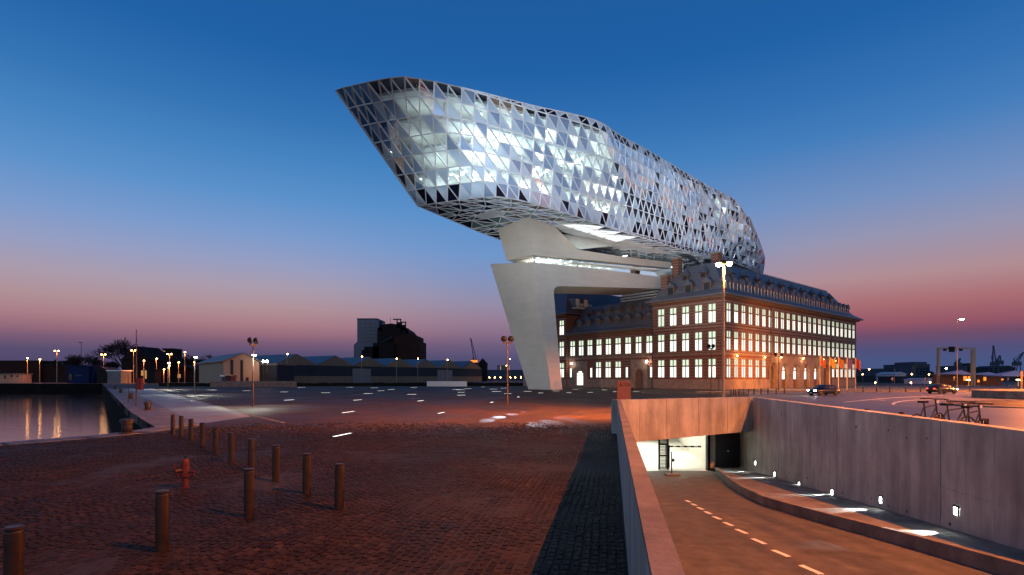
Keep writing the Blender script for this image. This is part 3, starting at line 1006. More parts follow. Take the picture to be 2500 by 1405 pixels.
# windows: one shared frame and pane mesh per type
def win_mesh(w, h, lights=2, tr=.63):
    f = MB()
    e = .14
    f.box(-w / 2 - e, -.13, -e, w / 2 + e, 0, 0)
    f.box(-w / 2 - e, -.13, h, w / 2 + e, 0, h + e)
    f.box(-w / 2 - e, -.12, .001, -w / 2, 0, h - .001)
    f.box(w / 2, -.12, .001, w / 2 + e, 0, h - .001)
    if lights == 2:
        f.box(-.075, -.11, .001, .075, 0, h - .001)
    if tr:
        f.box(-w / 2 + .001, -.105, h * tr - .11, -.077 if lights == 2 else w / 2 - .001, 0, h * tr + .11)
        if lights == 2:
            f.box(.077, -.105, h * tr - .11, w / 2 - .001, 0, h * tr + .11)
    dk = MB()
    xs = ((-w / 2, -.075), (.075, w / 2)) if lights == 2 else ((-w / 2, w / 2),)
    zs = ((0, h * tr - .11), (h * tr + .11, h)) if tr else ((0, h),)
    lo, hi, fr = MB(), MB(), MB()
    for x0, x1 in xs:
        for k, (z0, z1) in enumerate(zs):
            (hi if k else lo).quad((x0 + .035, -.03, z0 + .04), (x1 - .035, -.03, z0 + .04), (x1 - .035, -.03, z1 - .035), (x0 + .035, -.03, z1 - .035))
            fr.quad((x0, -.012, z0), (x1, -.012, z0), (x1, -.012, z1), (x0, -.012, z1))
    pane = lo.mesh('pane', M['win_glow'], fix=False)
    if tr:
        n0 = len(lo.f)
        lo.add(hi.v, hi.f)
        pane = lo.mesh('pane', M['win_glow'], fix=False)
        pane.materials.append(M['win_glow_top'])
        for p in pane.polygons:
            if p.index >= n0: p.material_index = 1
    panes = [pane]
    for nm in ('win_glow_b', 'win_glow_b', 'win_glow_c', 'win_glow_d'):
        q = pane.copy(); q.materials[0] = M[nm]; panes.append(q)
    return f.mesh('window', M['stone']), panes, fr.mesh('sash', M['black'], fix=False)
WM = win_mesh(1.5, 3.66)
WS = win_mesh(.62, 2.3, 1, 0)
def window(loc, rz, wm=WM):
    o = place('window', wm[0], bld, loc, rz)
    sub('sash', wm[2], o)
    sub('pane', wm[1][rnd.choice((0, 0, 0, 0, 1, 2, 3, 3, 0, 4 if rnd.random() < .5 else 0))], o)
for z in (2.4, 7.84, 13.3):
    for i in range(24):
        if z < 3 and 5 < i < 18: continue
        window(B(1.54 + 3.01 * i, -.004, z), RZ)
    for i in range(5):
        window(B(-.004, 2.5 + 2.93 * i, z), LZ)
    for i in range(5):
        window(B(-.004, 43.9 + 3.0 * i, z), LZ)
for i in range(9):
    window(B(.496, 17.6 + 2.87 * i, 7.84), LZ)
for t in (26.2, 29.15, 32.1):
    window(B(.496, t, 2.4), LZ)
for t in (17.1, 23.7, 34.4, 41.2):
    window(B(.496, t, 2.4), LZ, WS)

# roofs
def ringroof(name, rings, m):
    """rings: list of (u0,v0,u1,v1,z)"""
    mb = MB()
    L = [[B(u0, v0, z), B(u1, v0, z), B(u1, v1, z), B(u0, v1, z)] for u0, v0, u1, v1, z in rings]
    for a, b2 in zip(L, L[1:]):
        for i in range(4):
            j = (i + 1) % 4
            mb.quad(a[i], a[j], b2[j], b2[i])
    mb.quad(*L[-1])
    mb.quad(*reversed(L[0]))
    return mb.build(name, m, parent=bld)
RR = [(-1.3, -1.3, LU + 1.9, LV + .9, 18.452), (-1.3, -1.3, LU + 1.9, LV + .9, 18.75), (.5, .5, LU - .8, LV - .6, 19.9), (5.6, 5.2, LU - 6.2, LV - 5, 26.4)]
ringroof('roof', RR, M['slate'])
ringroof('side_roof', [(-1.2, C2 - .9, 41, C3 + .9, 18.452), (-1.2, C2 - .9, 41, C3 + .9, 18.75), (.6, C2 + .7, 40, C3 - .7, 19.9), (5.6, C2 + 5, 35, C3 - 5, 26.2)], M['slate'])
mb = MB()
pr = [(-.5, 13.2), (-.5, 13.45), (1.0, 14.2), (6.6, 20.6), (13.9, 20.9), (13.9, 13.2)]
mb.prism([B(u, C1 + .02, z) for u, z in pr], V * (C2 - C1 - .04))
mb.build('middle_roof', M['slate'], parent=bld)
rc = MB()
for i in range(44):
    u = 6.2 + i * 1.38
    rc.add([B(u, 5.2, 26.4), B(u + 1.2, 5.2, 26.4), B(u + 1.2, 5.45, 26.4), B(u, 5.45, 26.4), B(u + .35, 5.3, 26.85), B(u + .85, 5.3, 26.85)], [(0, 1, 5, 4), (3, 2, 5, 4), (0, 3, 4), (1, 2, 5)])
rc.build('ridge_crest', M['slate2'], parent=bld)
def dormer_mesh(w, h, d, cone=False):
    b_ = MB()
    b_.box(-w / 2, 0, 0, w / 2, d, h)
    r_ = MB()
    if cone:
        n = 8
        q = [(w * .72 * math.cos(2 * math.pi * i / n), w * .3 + w * .72 * math.sin(2 * math.pi * i / n), h) for i in range(n)]
        r_.add(q + [(0, w * .4, h + w * 1.0)], [(i, (i + 1) % n, n) for i in range(n)] + [tuple(range(n))])
    else:
        e = .22
        r_.prism([(-w / 2 - e, -.2, h + .003), (w / 2 + e, -.2, h + .003), (w / 2 + .1, -.2, h + .18), (0, -.2, h + w * .62), (-w / 2 - .1, -.2, h + .18)], (0, d + .6, 0))
    g_ = MB().box(-w * .36, -.03, .2, w * .36, -.002, h - .12)
    j_ = MB().box(w / 2 - .13, -.06, .0, w / 2 + .02, -.002, h - .02)
    j2 = MB().box(-w / 2 - .02, -.06, .0, -w / 2 + .13, -.002, h - .02)
    return b_.mesh('dormer', M['timber']), r_.mesh('dormer_roof', M['slate2']), g_.mesh('dormer_window', M['glass_dark']), (j_.mesh('dormer_post', M['white_metal']), j2.mesh('dormer_post', M['white_metal']))
D1, D2, D3 = dormer_mesh(1.75, 1.75, 2.2), dormer_mesh(1.5, 1.15, 1.8, True), dormer_mesh(1.35, 1.35, 1.9)
def dormer(loc, rz, dm, posts=True):
    o = place('dormer', dm[0], bld, loc, rz)
    sub('dormer_roof', dm[1], o)
    sub('dormer_window', dm[2], o)
    if posts:
        for q in dm[3]: sub('dormer_post', q, o)
for i in range(23):
    dormer(B(2.6 + i * 3.01, .62, 19.75), RZ, D1)
for i in range(10):
    dormer(B(8.5 + i * 6.02, 2.7, 22.9), RZ, D2, False)
for t in (4.0, 8.2, 12.4):
    dormer(B(.62, t, 19.75), LZ, D1, False)
for t in (6.2, 10.4):
    dormer(B(2.9, t, 22.9), LZ, D2, False)
for i in range(8):
    dormer(B(1.9, 18.6 + i * 3.0, 14.9), LZ, D3, False)
for i in range(7):
    dormer(B(4.2, 20.2 + i * 3.0, 17.6), LZ, D2, False)
for k, (u, v, z0, z1) in enumerate(((6.6, 14.6, 22, 28.6), (8, 6, 24, 28.5), (3.2, 15.2, 19.5, 24.5))):
    ch = uvbox(MB(), u - .8, v - .8, z0, u + .8, v + .8, z1).build('chimney', M['brick'], parent=bld)
    hang(uvbox(MB(), u - .95, v - .95, z1 + .002, u + .95, v + .95, z1 + .35).build('chimney_cap', M['stone']), ch)
# roof balcony on the far wing
bal = MB()
uvbox(bal, 3.0, C2 - .6, 20.2, 9.0, C2 + 2, 20.4)
for i in range(13):
    p = B(3.05 + i * .49, C2 - .55, 20.4)
    bal.bar(p, p + Vector((0, 0, 1.0)), .1)
bal.bar(B(3, C2 - .55, 21.42), B(9, C2 - .55, 21.42), .14)
bo = bal.build('balcony', M['plaster'], parent=bld)
bx_ = uvbox(MB(), 3.4, C2 + .3, 20.4, 8.6, C2 + 4, 23.0).build('balcony_bay', M['slate2'], parent=bld)
bw = MB()
for u0 in (3.7, 6.9):
    uvbox(bw, u0, C2 + .2, 21, u0 + 1.4, C2 + .298, 22.8)
hang(bw.build('bay_window', M['plaster']), bx_)
# louvred plant box on the courtyard
lv = thing('louvred_box', 'pale horizontal louvred plant box behind the slate roof under the concrete beam', 'plant box', B(14, 30, 20.4))
uvbox(MB(), 14.2, 25.2, 20.5, 20.8, 35.8, 25.2).build('box', M['dark_metal'], parent=lv)
for i in range(7):
    z = 20.7 + i * .68
    s_ = MB()
    uvbox(s_, 13.9, 24.9, z, 14.15, 36.1, z + .4)
    uvbox(s_, 14.16, 24.9, z, 21.1, 25.15, z + .4)
    s_.build('slat', M['louvre'], parent=lv)
# facade up-lights on the wall
fl = [(B(1.54 + 3.01 * i, -.3, 6.7), -V) for i in (1, 5, 18.3, 22)] + [(B(a, -.45, 6.9), -V) for a in (ar[0] + 3, ar[2] + 3.0, ar[4] + 3)] + [(B(.1, 18.0, 5.9), -U), (B(.1, 40.8, 5.9), -U)]
names = ['small bracket lamp on the brick wall near the building corner', 'small bracket lamp on the brick wall before the arcade', 'small bracket lamp on the brick wall right after the arcade', 'small bracket lamp closest to the far end of the long facade',
         'bracket lamp above the first pier of the arcade', 'bracket lamp above the third pier of the arcade', 'bracket lamp above the last pier of the arcade', 'bracket lamp by the dark arched door on the short facade', 'bracket lamp by the lit arched door beside the concrete leg']
for (p, n_), lb in zip(fl, names):
    t = thing('wall_lamp', lb, 'wall lamp', p, 'bracket lamps on the brick facades')
    MB().bar(p, p - n_ * .32, .06).build('bracket', M['dark_metal'], parent=t)
    MB().lathe([(.1, -.12), (.14, 0), (.1, .1), (.03, .14)], n=10, c=p).build('shade', M['lamp_glow'] if n_ == -V else M['white_glow'], parent=t)
    light('wall_lamp_light', 'POINT', p + n_ * .35 + Vector((0, 0, -.1)), 110, (1, .55, .22) if n_ == -V else (1, .72, .55), size=.1)

# ================================================================== CONCRETE SUPPORT
cs = thing('concrete_support', 'white concrete leg and cantilevered beams carrying the glass building', 'support', B(-16, 36, 0))
PA, PB = B(-30, 22, 0), B(10, 19.5, 0)
pn_ = Vector(((PB - PA).y, -(PB - PA).x, 0)).normalized()
def fp(x, y): return onplane(x, y, PA, pn_)
def at0(x):
    p = fp(x, 900); return Vector((p.x, p.y, -.3))
face = [fp(1300, 641), fp(1450, 656), fp(1618, 677), fp(1619, 706), fp(1500, 702), fp(1366, 699), fp(1357, 701.5), fp(1352.5, 708), fp(1352, 716), fp(1358, 790), fp(1366, 880), at0(1373), at0(1346.4)]
def backp(px, py, ref, s=1.0):
    """point on the vertical plane through ref along V hit by a pixel ray"""
    n = Vector((V.y, -V.x, 0))
    return onplane(px, py, ref, n)
tl_ = backp(1197, 645, face[0])
bl_ = backp(1291, 942, face[-1]); bl_.z = -.3
wtop = (tl_ - face[0]); wtop.z = 0
mb = MB()
# right-hand face + depth
n = len(face)
def depthvec(z):
    f = max(0, min(1, z / 26.6))
    a = bl_ - face[-1]
    return a * (1 - f) + wtop * f
backpts = []
for p in face:
    dvv = depthvec(p.z) if p.z < 22 else wtop
    backpts.append(p + Vector((dvv.x, dvv.y, 0)))
backpts[0] = tl_
k0 = 0
mb.v += [tuple(p) for p in face] + [tuple(p) for p in backpts]
for t in tessellate_polygon([face]):
    mb.f.append(tuple(t)); mb.f.append(tuple(n + i for i in reversed(t)))
for i in range(n):
    j = (i + 1) % n
    if i == n - 1: mb.f += [(i, j, n + j), (i, n + j, n + i)]
    else: mb.f.append((i, j, n + j, n + i))
mb.build('leg', M['pale_concrete'], parent=cs)
# chamfered fin on the outer face of the leg
e0, e1 = tl_, bl_
# upper shell
uf = [fp(1300, 623), fp(1450, 636), fp(1638, 655), fp(1640, 641), fp(1500, 624), fp(1412, 610), fp(1345, 545), fp(1318, 531), fp(1290, 527)]
ul, ub_ = backp(1215, 560, uf[-1]), backp(1237, 637, uf[0])
wv = ul - uf[-1]
back = [p + Vector((wv.x, wv.y, 0)) for p in uf]
back[-1] = ul; back[0] = ub_ ; 
mb = MB()
n = len(uf)
mb.v += [tuple(p) for p in uf] + [tuple(p) for p in back]
for t in tessellate_polygon([uf]):
    mb.f.append(tuple(t)); mb.f.append(tuple(n + i for i in reversed(t)))
for i in range(n):
    j = (i + 1) % n
    mb.f.append((i, j, n + j, n + i))
mb.build('upper_beam', M['pale_concrete'], parent=cs)
# glazed gallery between the two beams
gl_ = MB()
ins = -pn_ * 1.0 if (pn_.dot(Vector((0, 0, 0)) - PA) > 0) else pn_ * 1.0
g0, g1, g2, g3 = fp(1312, 624) + ins, fp(1636, 656) + ins, fp(1615, 679) + ins, fp(1312, 641) + ins
gl_.hexa([g0, g1, g1 + ins * 9, g0 + ins * 9], [Vector((p.x, p.y, p.z - .15)) for p in (g0, g1, g1 + ins * 9, g0 + ins * 9)])
gl_.build('gallery_ceiling', M['plaster'], parent=cs)
sp_ = MB()
for i in range(14):
    for j in range(3):
        f = (i + .5) / 14
        p = g0.lerp(g1, f) + ins * (.6 + j * 1.6) + Vector((0, 0, -.2))
        sp_.lathe([(.22, -.03), (.22, .03)], n=8, c=p)
sp_.build('gallery_spotlight', M['ceiling_glow'], parent=cs)
for f in (.12, .36, .6, .84):
    la_ = bpy.data.lights.new('gallery_lamp', 'AREA'); la_.shape = 'RECTANGLE'; la_.size = 6; la_.size_y = 1.2; la_.energy = 900; la_.color = (.95, 1, .95)
    o = bpy.data.objects.new('gallery_lamp', la_); o.location = g0.lerp(g1, f) + ins * 2.5 + Vector((0, 0, -.3)); o.rotation_euler = (0, 0, math.atan2(U.y, U.x)); COL.objects.link(o)
for i in range(11):
    f = i / 10
    a, b2 = g0.lerp(g1, f), g3.lerp(g2, f)
    MB().bar(a, b2, .1, .16).build('gallery_mullion', M['white_metal'] if i % 3 else M['dark_metal'], parent=cs)
MB().quad(g0 - ins * .1, g1 - ins * .1, g2 - ins * .1, g3 - ins * .1).build('gallery_glass', M['clear'], parent=cs, fix=False)
bk = MB().quad(g0 + ins * 6.5, g1 + ins * 6.5, g2 + ins * 6.5 + Vector((0, 0, -2)), g3 + ins * 6.5 + Vector((0, 0, -2)))
bk.build('gallery_back_wall', M['plaster'], parent=cs, fix=False)
fr = MB()
q = [fp(1400, 639), fp(1618, 658), fp(1638, 656), fp(1643, 680), fp(1628, 678), fp(1613, 661.5), fp(1400, 641.5)]
fr.prism(q, ins * 2.2)
fr.build('gallery_frame', M['plaster'], parent=cs)
# white sloping soffit that closes the belly above the upper beam
so = MB()
s0, s1, s2, s3 = fp(1413, 610) - ins * .2, fp(1372, 566) + ins * 2, fp(1478, 582) + ins * 5, fp(1546, 593) + ins * 2
so.prism([s0, s3, s2, s1], ins * .4 + Vector((0, 0, .3)))
so.build('soffit', M['plaster'], parent=cs)
# ================================================================== GLASS BUILDING ON TOP
ship = thing('glass_building', 'huge faceted glass building shaped like a ship bow floating above the brick building', 'building', B(-20, 28, 30))
def uv_of(p):
    d = p - C0
    return d.dot(U), d.dot(V), p.z
Vn = Vector((V.x, V.y, 0))
# top edge
top_front = [(820, 221), (839, 215), (858, 210.5), (877, 206), (897, 201.5), (924, 196), (953.5, 191), (988, 188)]
T0 = []
for i, (x, y) in enumerate(top_front):
    v = 31 - 2.0 * i
    T0.append(onplane(x, y, B(0, v, 0), Vn))
side_px = [(988, 188, 46.3), (1055, 199, 46.3), (1160, 222, 46.3), (1300, 258, 46.3), (1450, 293, 46.3), (1513, 331, 46.3), (1569, 360.6, 46.3), (1654, 410.7, 46.3), (1726, 453, 46.2), (1795, 490.5, 45.8), (1829, 544, 43.6)]
T1 = [Vector((0, 0, H)) + ray(x, y) * ((z - H) * F / (922 - y)) for x, y, z in side_px]
zc = T0[-1].z
T1[0] = T0[-1].copy()
bot_front = [(1020, 503), (1041, 500.5), (1065, 496.5), (1092, 493), (1121, 489), (1152, 485), (1181, 482), (1210, 480.5)]
B0 = []
for i, (x, y) in enumerate(bot_front):
    v = 33 - 2.2 * i
    B0.append(onplane(x, y, B(0, v, 0), Vn))
bside = [(1210, 480.5, 17.6), (1255, 486, 16.6), (1300, 497, 15.6), (1375, 518.7, 14.2), (1450, 544, 13.6), (1519, 565.7, 13.5), (1600, 590, 13.6), (1676, 613, 14), (1770, 634, 16), (1857, 668, 19)]
B1 = [onplane(x, y, B(0, v, 0), Vn) for x, y, v in bside]
def catmull(P, t):
    n = len(P) - 1
    i = min(int(t), n - 1)
    f = t - i
    p0, p1, p2, p3 = P[max(i - 1, 0)], P[i], P[i + 1], P[min(i + 2, n)]
    return .5 * ((2 * p1) + (p2 - p0) * f + (2 * p0 - 5 * p1 + 4 * p2 - p3) * f * f + (3 * p1 - p0 - 3 * p2 + p3) * f * f * f)
def resample(P, n):
    pts = [catmull(P, (len(P) - 1) * i / 400) for i in range(401)]
    L = [0]
    for a, b2 in zip(pts, pts[1:]): L.append(L[-1] + (b2 - a).length)
    out = []
    k = 0
    for i in range(n + 1):
        t = L[-1] * i / n
        while k < 399 and L[k + 1] < t: k += 1
        f = (t - L[k]) / max(1e-9, L[k + 1] - L[k])
        out.append(pts[k].lerp(pts[k + 1], f))
    return out
NS = 50
def by_u(P, us):
    pts = [catmull(P, (len(P) - 1) * i / 600) for i in range(601)]
    uu = [(p - C0).dot(U) for p in pts]
    out = []
    for u in us:
        k = 0
        while k < 599 and uu[k + 1] < u: k += 1
        f = (u - uu[k]) / max(1e-6, uu[k + 1] - uu[k])
        out.append(pts[k].lerp(pts[k + 1], max(-.5, min(1.5, f))))
    return out
uT0, uB0, uB1 = (T1[0] - C0).dot(U), (B1[0] - C0).dot(U), (B1[-1] - C0).dot(U)
cs_step = (uB1 - uB0) / NS
usT = [uT0 + cs_step * i for i in range(NS + 1)]
T = T0[:-1] + by_u(T1, usT)
Bt = B0[:-1] + by_u(B1, [u - uT0 + uB0 for u in usT])
ND = len(T)                       # columns 0..ND-1
NR = 7
cen = B(0, 27, 36)
def frac(d):
    """row boundaries (fractions from the top): a narrow roof row grows in along the side"""
    a = max(0.0, min(1.0, (d - 10) / 15.0)) * .085
    bq = max(0.0, min(1.0, (d - 17) / 15.0)) * .05
    body = [a + (1 - a - bq) * j / NR for j in range(NR + 1)]
    return [0.0] + body + [1.0]
rs = random.Random(11)
grid = []
for d in range(ND):
    rowp = []
    for j, f in enumerate(frac(d)):
        p = T[d].lerp(Bt[d], f)
        side = max(0, min(1, (d - 7) / 12))
        outw = -V
        p = p + outw * (math.sin(f * math.pi) * .9 * side)
        st = max(0, (d - 30) / (ND - 30))
        if 0 < j < NR + 2 and d < ND - 1:
            p = p + outw * (rs.uniform(-1, 1) * .85 * st) + U * (rs.uniform(-1, 1) * .35 * st)
        rowp.append(p)
    grid.append(rowp)
NJ = NR + 2
def outward(a, b2, c):
    n = (b2 - a).cross(c - a)
    if n.length < 1e-9: return None
    n.normalize()
    m_ = (a + b2 + c) / 3
    ax = B((m_ - C0).dot(U), 27, 37)
    if n.dot(m_ - ax) < 0: n = -n
    return n
def pane_mb(a, b2, c, inset, th_):
    cc = (a + b2 + c) / 3
    n = outward(a, b2, c)
    if n is None: return None
    e = min((a - b2).length, (b2 - c).length, (c - a).length)
    q = []
    # inset each vertex toward incenter
    la, lb_, lc = (b2 - c).length, (c - a).length, (a - b2).length
    inc = (a * la + b2 * lb_ + c * lc) / (la + lb_ + lc)
    area = (b2 - a).cross(c - a).length / 2
    r = 2 * area / (la + lb_ + lc)
    if r < .09: return None
    f = max(0, 1 - inset / r)
    q = [inc + (p - inc) * f for p in (a, b2, c)]
    return q, n
tris = []
for d in range(ND - 1):
    for j in range(NJ):
        a, b2 = grid[d][j], grid[d + 1][j]
        c, e = grid[d][j + 1], grid[d + 1][j + 1]
        # sheared grid: 'a' down-right to 'e' is the hull diagonal d, verticals run a -> previous column
        tris.append((d, j, 0, a, b2, c))
        tris.append((d, j, 1, b2, e, c))
panels = []
def lit(d, j):
    return True
for d, j, k, a, b2, c in tris:
    r = pane_mb(a, b2, c, .075, .05)
    if r is None: continue
    q, n = r
    x = rs.random()
    if j == 0:
        m_ = 'navy' if x < .58 else 'pearl'
    elif j == NJ - 1:
        m_ = 'navy' if x < .7 else 'pearl2'
    elif j == NR and d < 32:
        m_ = 'navy' if x < .42 and k == 1 or x < .3 else ('pearl' if x < .75 else 'pearl2')
    elif d < 8:
        m_ = 'clear' if x < .74 else ('pearl' if x < .9 else 'pearl2')
    elif d < 30:
        if k == 0: m_ = 'clear' if x < .72 else 'pearl2'
        else: m_ = 'pearl' if x < .4 else ('pearl2' if x < .62 else 'clear')
    else:
        if k == 0: m_ = 'clear' if x < .6 else ('pearl' if x < .9 else 'navy')
        else: m_ = 'pearl' if x < .4 else ('pearl2' if x < .7 else ('clear' if x < .92 else 'navy'))
    cpx = (q[0] + q[1] + q[2]) / 3
    ar_ = abs(((q[1] - q[0]).cross(q[2] - q[0])).dot((cpx - cam.location).normalized())) / (cpx - cam.location).length ** 2
    panels.append((ar_, m_, q, n))
panels.sort(key=lambda t: -t[0])
PMAT = ['clear', 'pearl', 'pearl2', 'navy', 'teal', 'plaster', 'ceiling_glow_soft']
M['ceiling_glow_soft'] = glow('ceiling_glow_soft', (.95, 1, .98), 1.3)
def pane_geo(mb, q, n, th_=.05):
    a = [p + n * .02 for p in q]
    b2 = [p - n * th_ for p in q]
    mb.add(a + b2, [(0, 1, 2), (5, 4, 3), (0, 3, 4, 1), (1, 4, 5, 2), (2, 5, 3, 0)])
LIM = 285
for ar_, m_, q, n in panels[:LIM]:
    mb = MB()
    if m_ == 'clear':
        mb.quad(*[p + n * .02 for p in q])
        mb.build('glass_panel', M[m_], parent=ship, fix=False)
    else:
        pane_geo(mb, q, n)
        mb.build('glass_panel', M[m_], parent=ship)
mb = MB()
mi = []
for ar_, m_, q, n in panels[LIM:]:
    k = len(mb.f)
    if m_ == 'clear': mb.quad(*[p + n * .02 for p in q])
    else: pane_geo(mb, q, n)
    mi += [PMAT.index(m_)] * (len(mb.f) - k)
ro = mb.build('glass_panels', M['clear'], parent=ship, fix=False)
for nme in PMAT[1:]: ro.data.materials.append(M[nme])
ro.data.polygons.foreach_set('material_index', mi)
tag(ro, kind='stuff')
# mullions
fr = MB()
def mull(a, b2, w):
    n = outward(a, b2, (a + b2) / 2 + Vector((0, 0, 1)) if abs((b2 - a).normalized().z) < .9 else (a + b2) / 2 + U)
    fr.bar(a, b2, w, .2, up=n)
for d in range(ND):
    for j in range(NJ + 1):
        if d < ND - 1 and not (j in (1, NJ - 1) and (grid[d][1] - grid[d][0]).length < .05 and j == 1):
            mull(grid[d][j], grid[d + 1][j], .11)
        if j < NJ:
            if (grid[d][j] - grid[d][j + 1]).length > .1:
                mull(grid[d][j], grid[d][j + 1], .17 if d else .25)
            if d < ND - 1 and (grid[d + 1][j] - grid[d][j + 1]).length > .1:
                mull(grid[d + 1][j], grid[d][j + 1], .11)
lat = fr.build('mullion_lattice', M['white_metal'], parent=ship, fix=False)
tag(lat, kind='stuff')
# hidden side, roof, stern
TLpts = [T[0], B(-45, 35.5, 47.5), B(-22, 40, 46.5), B(0, 43.5, 46.3), B(25, 40, 46), B(43, 32, 44)]
BLpts = [Bt[0], onplane(1110, 541, B(0, 35, 0), Vn), onplane(1215, 583, B(0, 36.5, 0), Vn), B(0, 41, 32), B(25, 39, 32), B(50, 29, 33)]
TL, BL = resample(TLpts, ND - 1), resample(BLpts, ND - 1)
hs = MB()
for d in range(ND - 1):
    hs.quad(TL[d], TL[d + 1], BL[d + 1], BL[d])
tip = [onplane(1868, 631, B(60, 20, 0), Vn)]
stern_l, stern_r = [TL[-1], BL[-1]], [grid[-1][0], grid[-1][-1]]
hs.quad(TL[-1], tip[0], BL[-1])
hs.build('far_side', M['pearl2'], parent=ship, fix=False)
rf = MB()
for d in range(ND - 1):
    rf.quad(T[d], T[d + 1], TL[d + 1], TL[d])
rf.quad(T[-1], tip[0], TL[-1])
rf.build('roof', M['slate2'], parent=ship, fix=False)
last = [T1[-1]]
hs2 = MB().quad(T[-1], T1[-2], T1[-1], TL[-1]).build('stern_roof', M['pearl2'], parent=ship, fix=False)
snf = MB()
col_ = [grid[-1][j] for j in range(NJ + 1) if j in (0, 2, 3, 4, 5, 6, 7, 9)]
edge = resample([T[-1], T1[-1], tip[0], tip[0].lerp(Bt[-1], .6), Bt[-1]], len(col_) - 1)
mid_ = [a.lerp(b2, .5) - V * .7 for a, b2 in zip(col_, edge)]
def stern_tri(a, b2, c):
    r = pane_mb(a, b2, c, .08, .05)
    if r:
        k = MB(); pane_geo(k, *r); k.build('stern_panel', M[rs.choice(['pearl', 'pearl2', 'navy', 'pearl'])], parent=ship)
    for p, q in ((a, b2), (b2, c), (c, a)):
        if (p - q).length > .1: snf.bar(p, q, .12, .14)
for la, lb_ in ((col_, mid_), (mid_, edge)):
    for i in range(len(col_) - 1):
        stern_tri(la[i], la[i + 1], lb_[i])
        stern_tri(la[i + 1], lb_[i + 1], lb_[i])
snf.build('stern_frame', M['white_metal'], parent=ship, fix=False)
sb = MB()
sb.quad(Bt[-1], tip[0], BL[-1])
sb.build('stern_soffit', M['pearl2'], parent=ship, fix=False)

# underside: rows from the left keel to the right edge
NU = 38
ug = []
for s in range(NU + 1):
    l = BL[min(ND - 1, int(round(s * (ND - 1 - 8) / NU)))] if s else Bt[0]
    f = s / NU * (ND - 8)
    i = int(f); ff = f - i
    r = Bt[7 + min(i, ND - 8)].lerp(Bt[7 + min(i + 1, ND - 8)], ff)
    row_ = []
    for k in range(8):
        t = k / 7
        p = l.lerp(r, t)
        if s == 0: p = Bt[k].copy()
        p.z += .5 * math.sin(math.pi * t) * min(1, s / 4)
        row_.append(p)
    ug.append(row_)
und, unf = [], MB()
for s in range(NU):
    for k in range(7):
        a, b2, c, e = ug[s][k], ug[s][k + 1], ug[s + 1][k], ug[s + 1][k + 1]
        if (s + k) % 2: tr = ((a, b2, c), (b2, e, c)); dg = (b2, c)
        else: tr = ((a, b2, e), (a, e, c)); dg = (a, e)
        for t in tr:
            r = pane_mb(*t, .09, .05)
            if r:
                q, n = r
                if n.z > 0: n = -n
                x = rs.random()
                uc, vc, zc_ = uv_of((q[0] + q[1] + q[2]) / 3)
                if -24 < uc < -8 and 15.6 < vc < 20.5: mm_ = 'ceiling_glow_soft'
                elif -25 < uc < 9 and 16.5 < vc < 24: mm_ = 'plaster'
                else: mm_ = 'navy' if x < .62 else ('teal' if x < .85 else 'pearl2')
                und.append((mm_, q, n))
        unf.bar(a, b2, .13, .16); unf.bar(a, c, .13, .16); unf.bar(*dg, .13, .16)
    unf.bar(ug[s][7], ug[s + 1][7], .13, .16)
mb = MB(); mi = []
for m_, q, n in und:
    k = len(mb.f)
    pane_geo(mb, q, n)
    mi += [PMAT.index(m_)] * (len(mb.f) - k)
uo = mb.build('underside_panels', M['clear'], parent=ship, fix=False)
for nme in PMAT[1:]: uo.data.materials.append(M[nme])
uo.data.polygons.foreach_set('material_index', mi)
tag(uo, kind='stuff')
tag(unf.build('underside_lattice', M['white_metal'], parent=ship, fix=False), kind='stuff')

# floors, ceilings and lights inside
def hullR(d, f):
    p = T[d].lerp(Bt[d], f)
    if d < 8: return p + U * 1.6
    return p + V * .9 + U * .3
def hullL(d, f): return TL[d].lerp(BL[d], f) - V * .8
levels = [.07, .29, .50, .71, .91]
for k, f in enumerate(levels):
    sl_ = MB()
    for d in range(0, ND - 2):
        a, b2, c, e = hullR(d, f), hullR(d + 1, f), hullL(d + 1, f), hullL(d, f)
        t_ = Vector((0, 0, .45))
        sl_.quad(a, b2, c, e)
        sl_.quad(e + t_, c + t_, b2 + t_, a + t_)
        sl_.quad(a, b2, b2 + t_, a + t_)
    sl_.build('floor_slab', M['plaster'], parent=ship, fix=False)
    lt = MB()
    for d in range(6, ND - 3):
        if k == 0 and d < 16: continue
        if k == 1 and d < 13: continue
        if k in (2,) and d < 9: continue
        if rs.random() < .25 or k == 4: continue
        a, e = hullR(d, f), hullL(d, f)
        w_ = (e - a)
        for g0_, g1_ in ((.06, .2), (.26, .4)):
            if rs.random() < .3: continue
            p, q = a + w_ * g0_, a + w_ * g1_
            lt.bar(p + Vector((0, 0, -.1)), q + Vector((0, 0, -.1)), .28, .06)
    if k == 3:
        for d in range(1, 7):
            a, e = hullR(d, f), hullL(d, f) + U * 6
            lt.bar(a + U * 1.5 + Vector((0, 0, -.1)), a + U * 6 + Vector((0, 0, -.1)), .3, .06)
    if lt.v: lt.build('strip_light', M['ceiling_glow'], parent=ship)
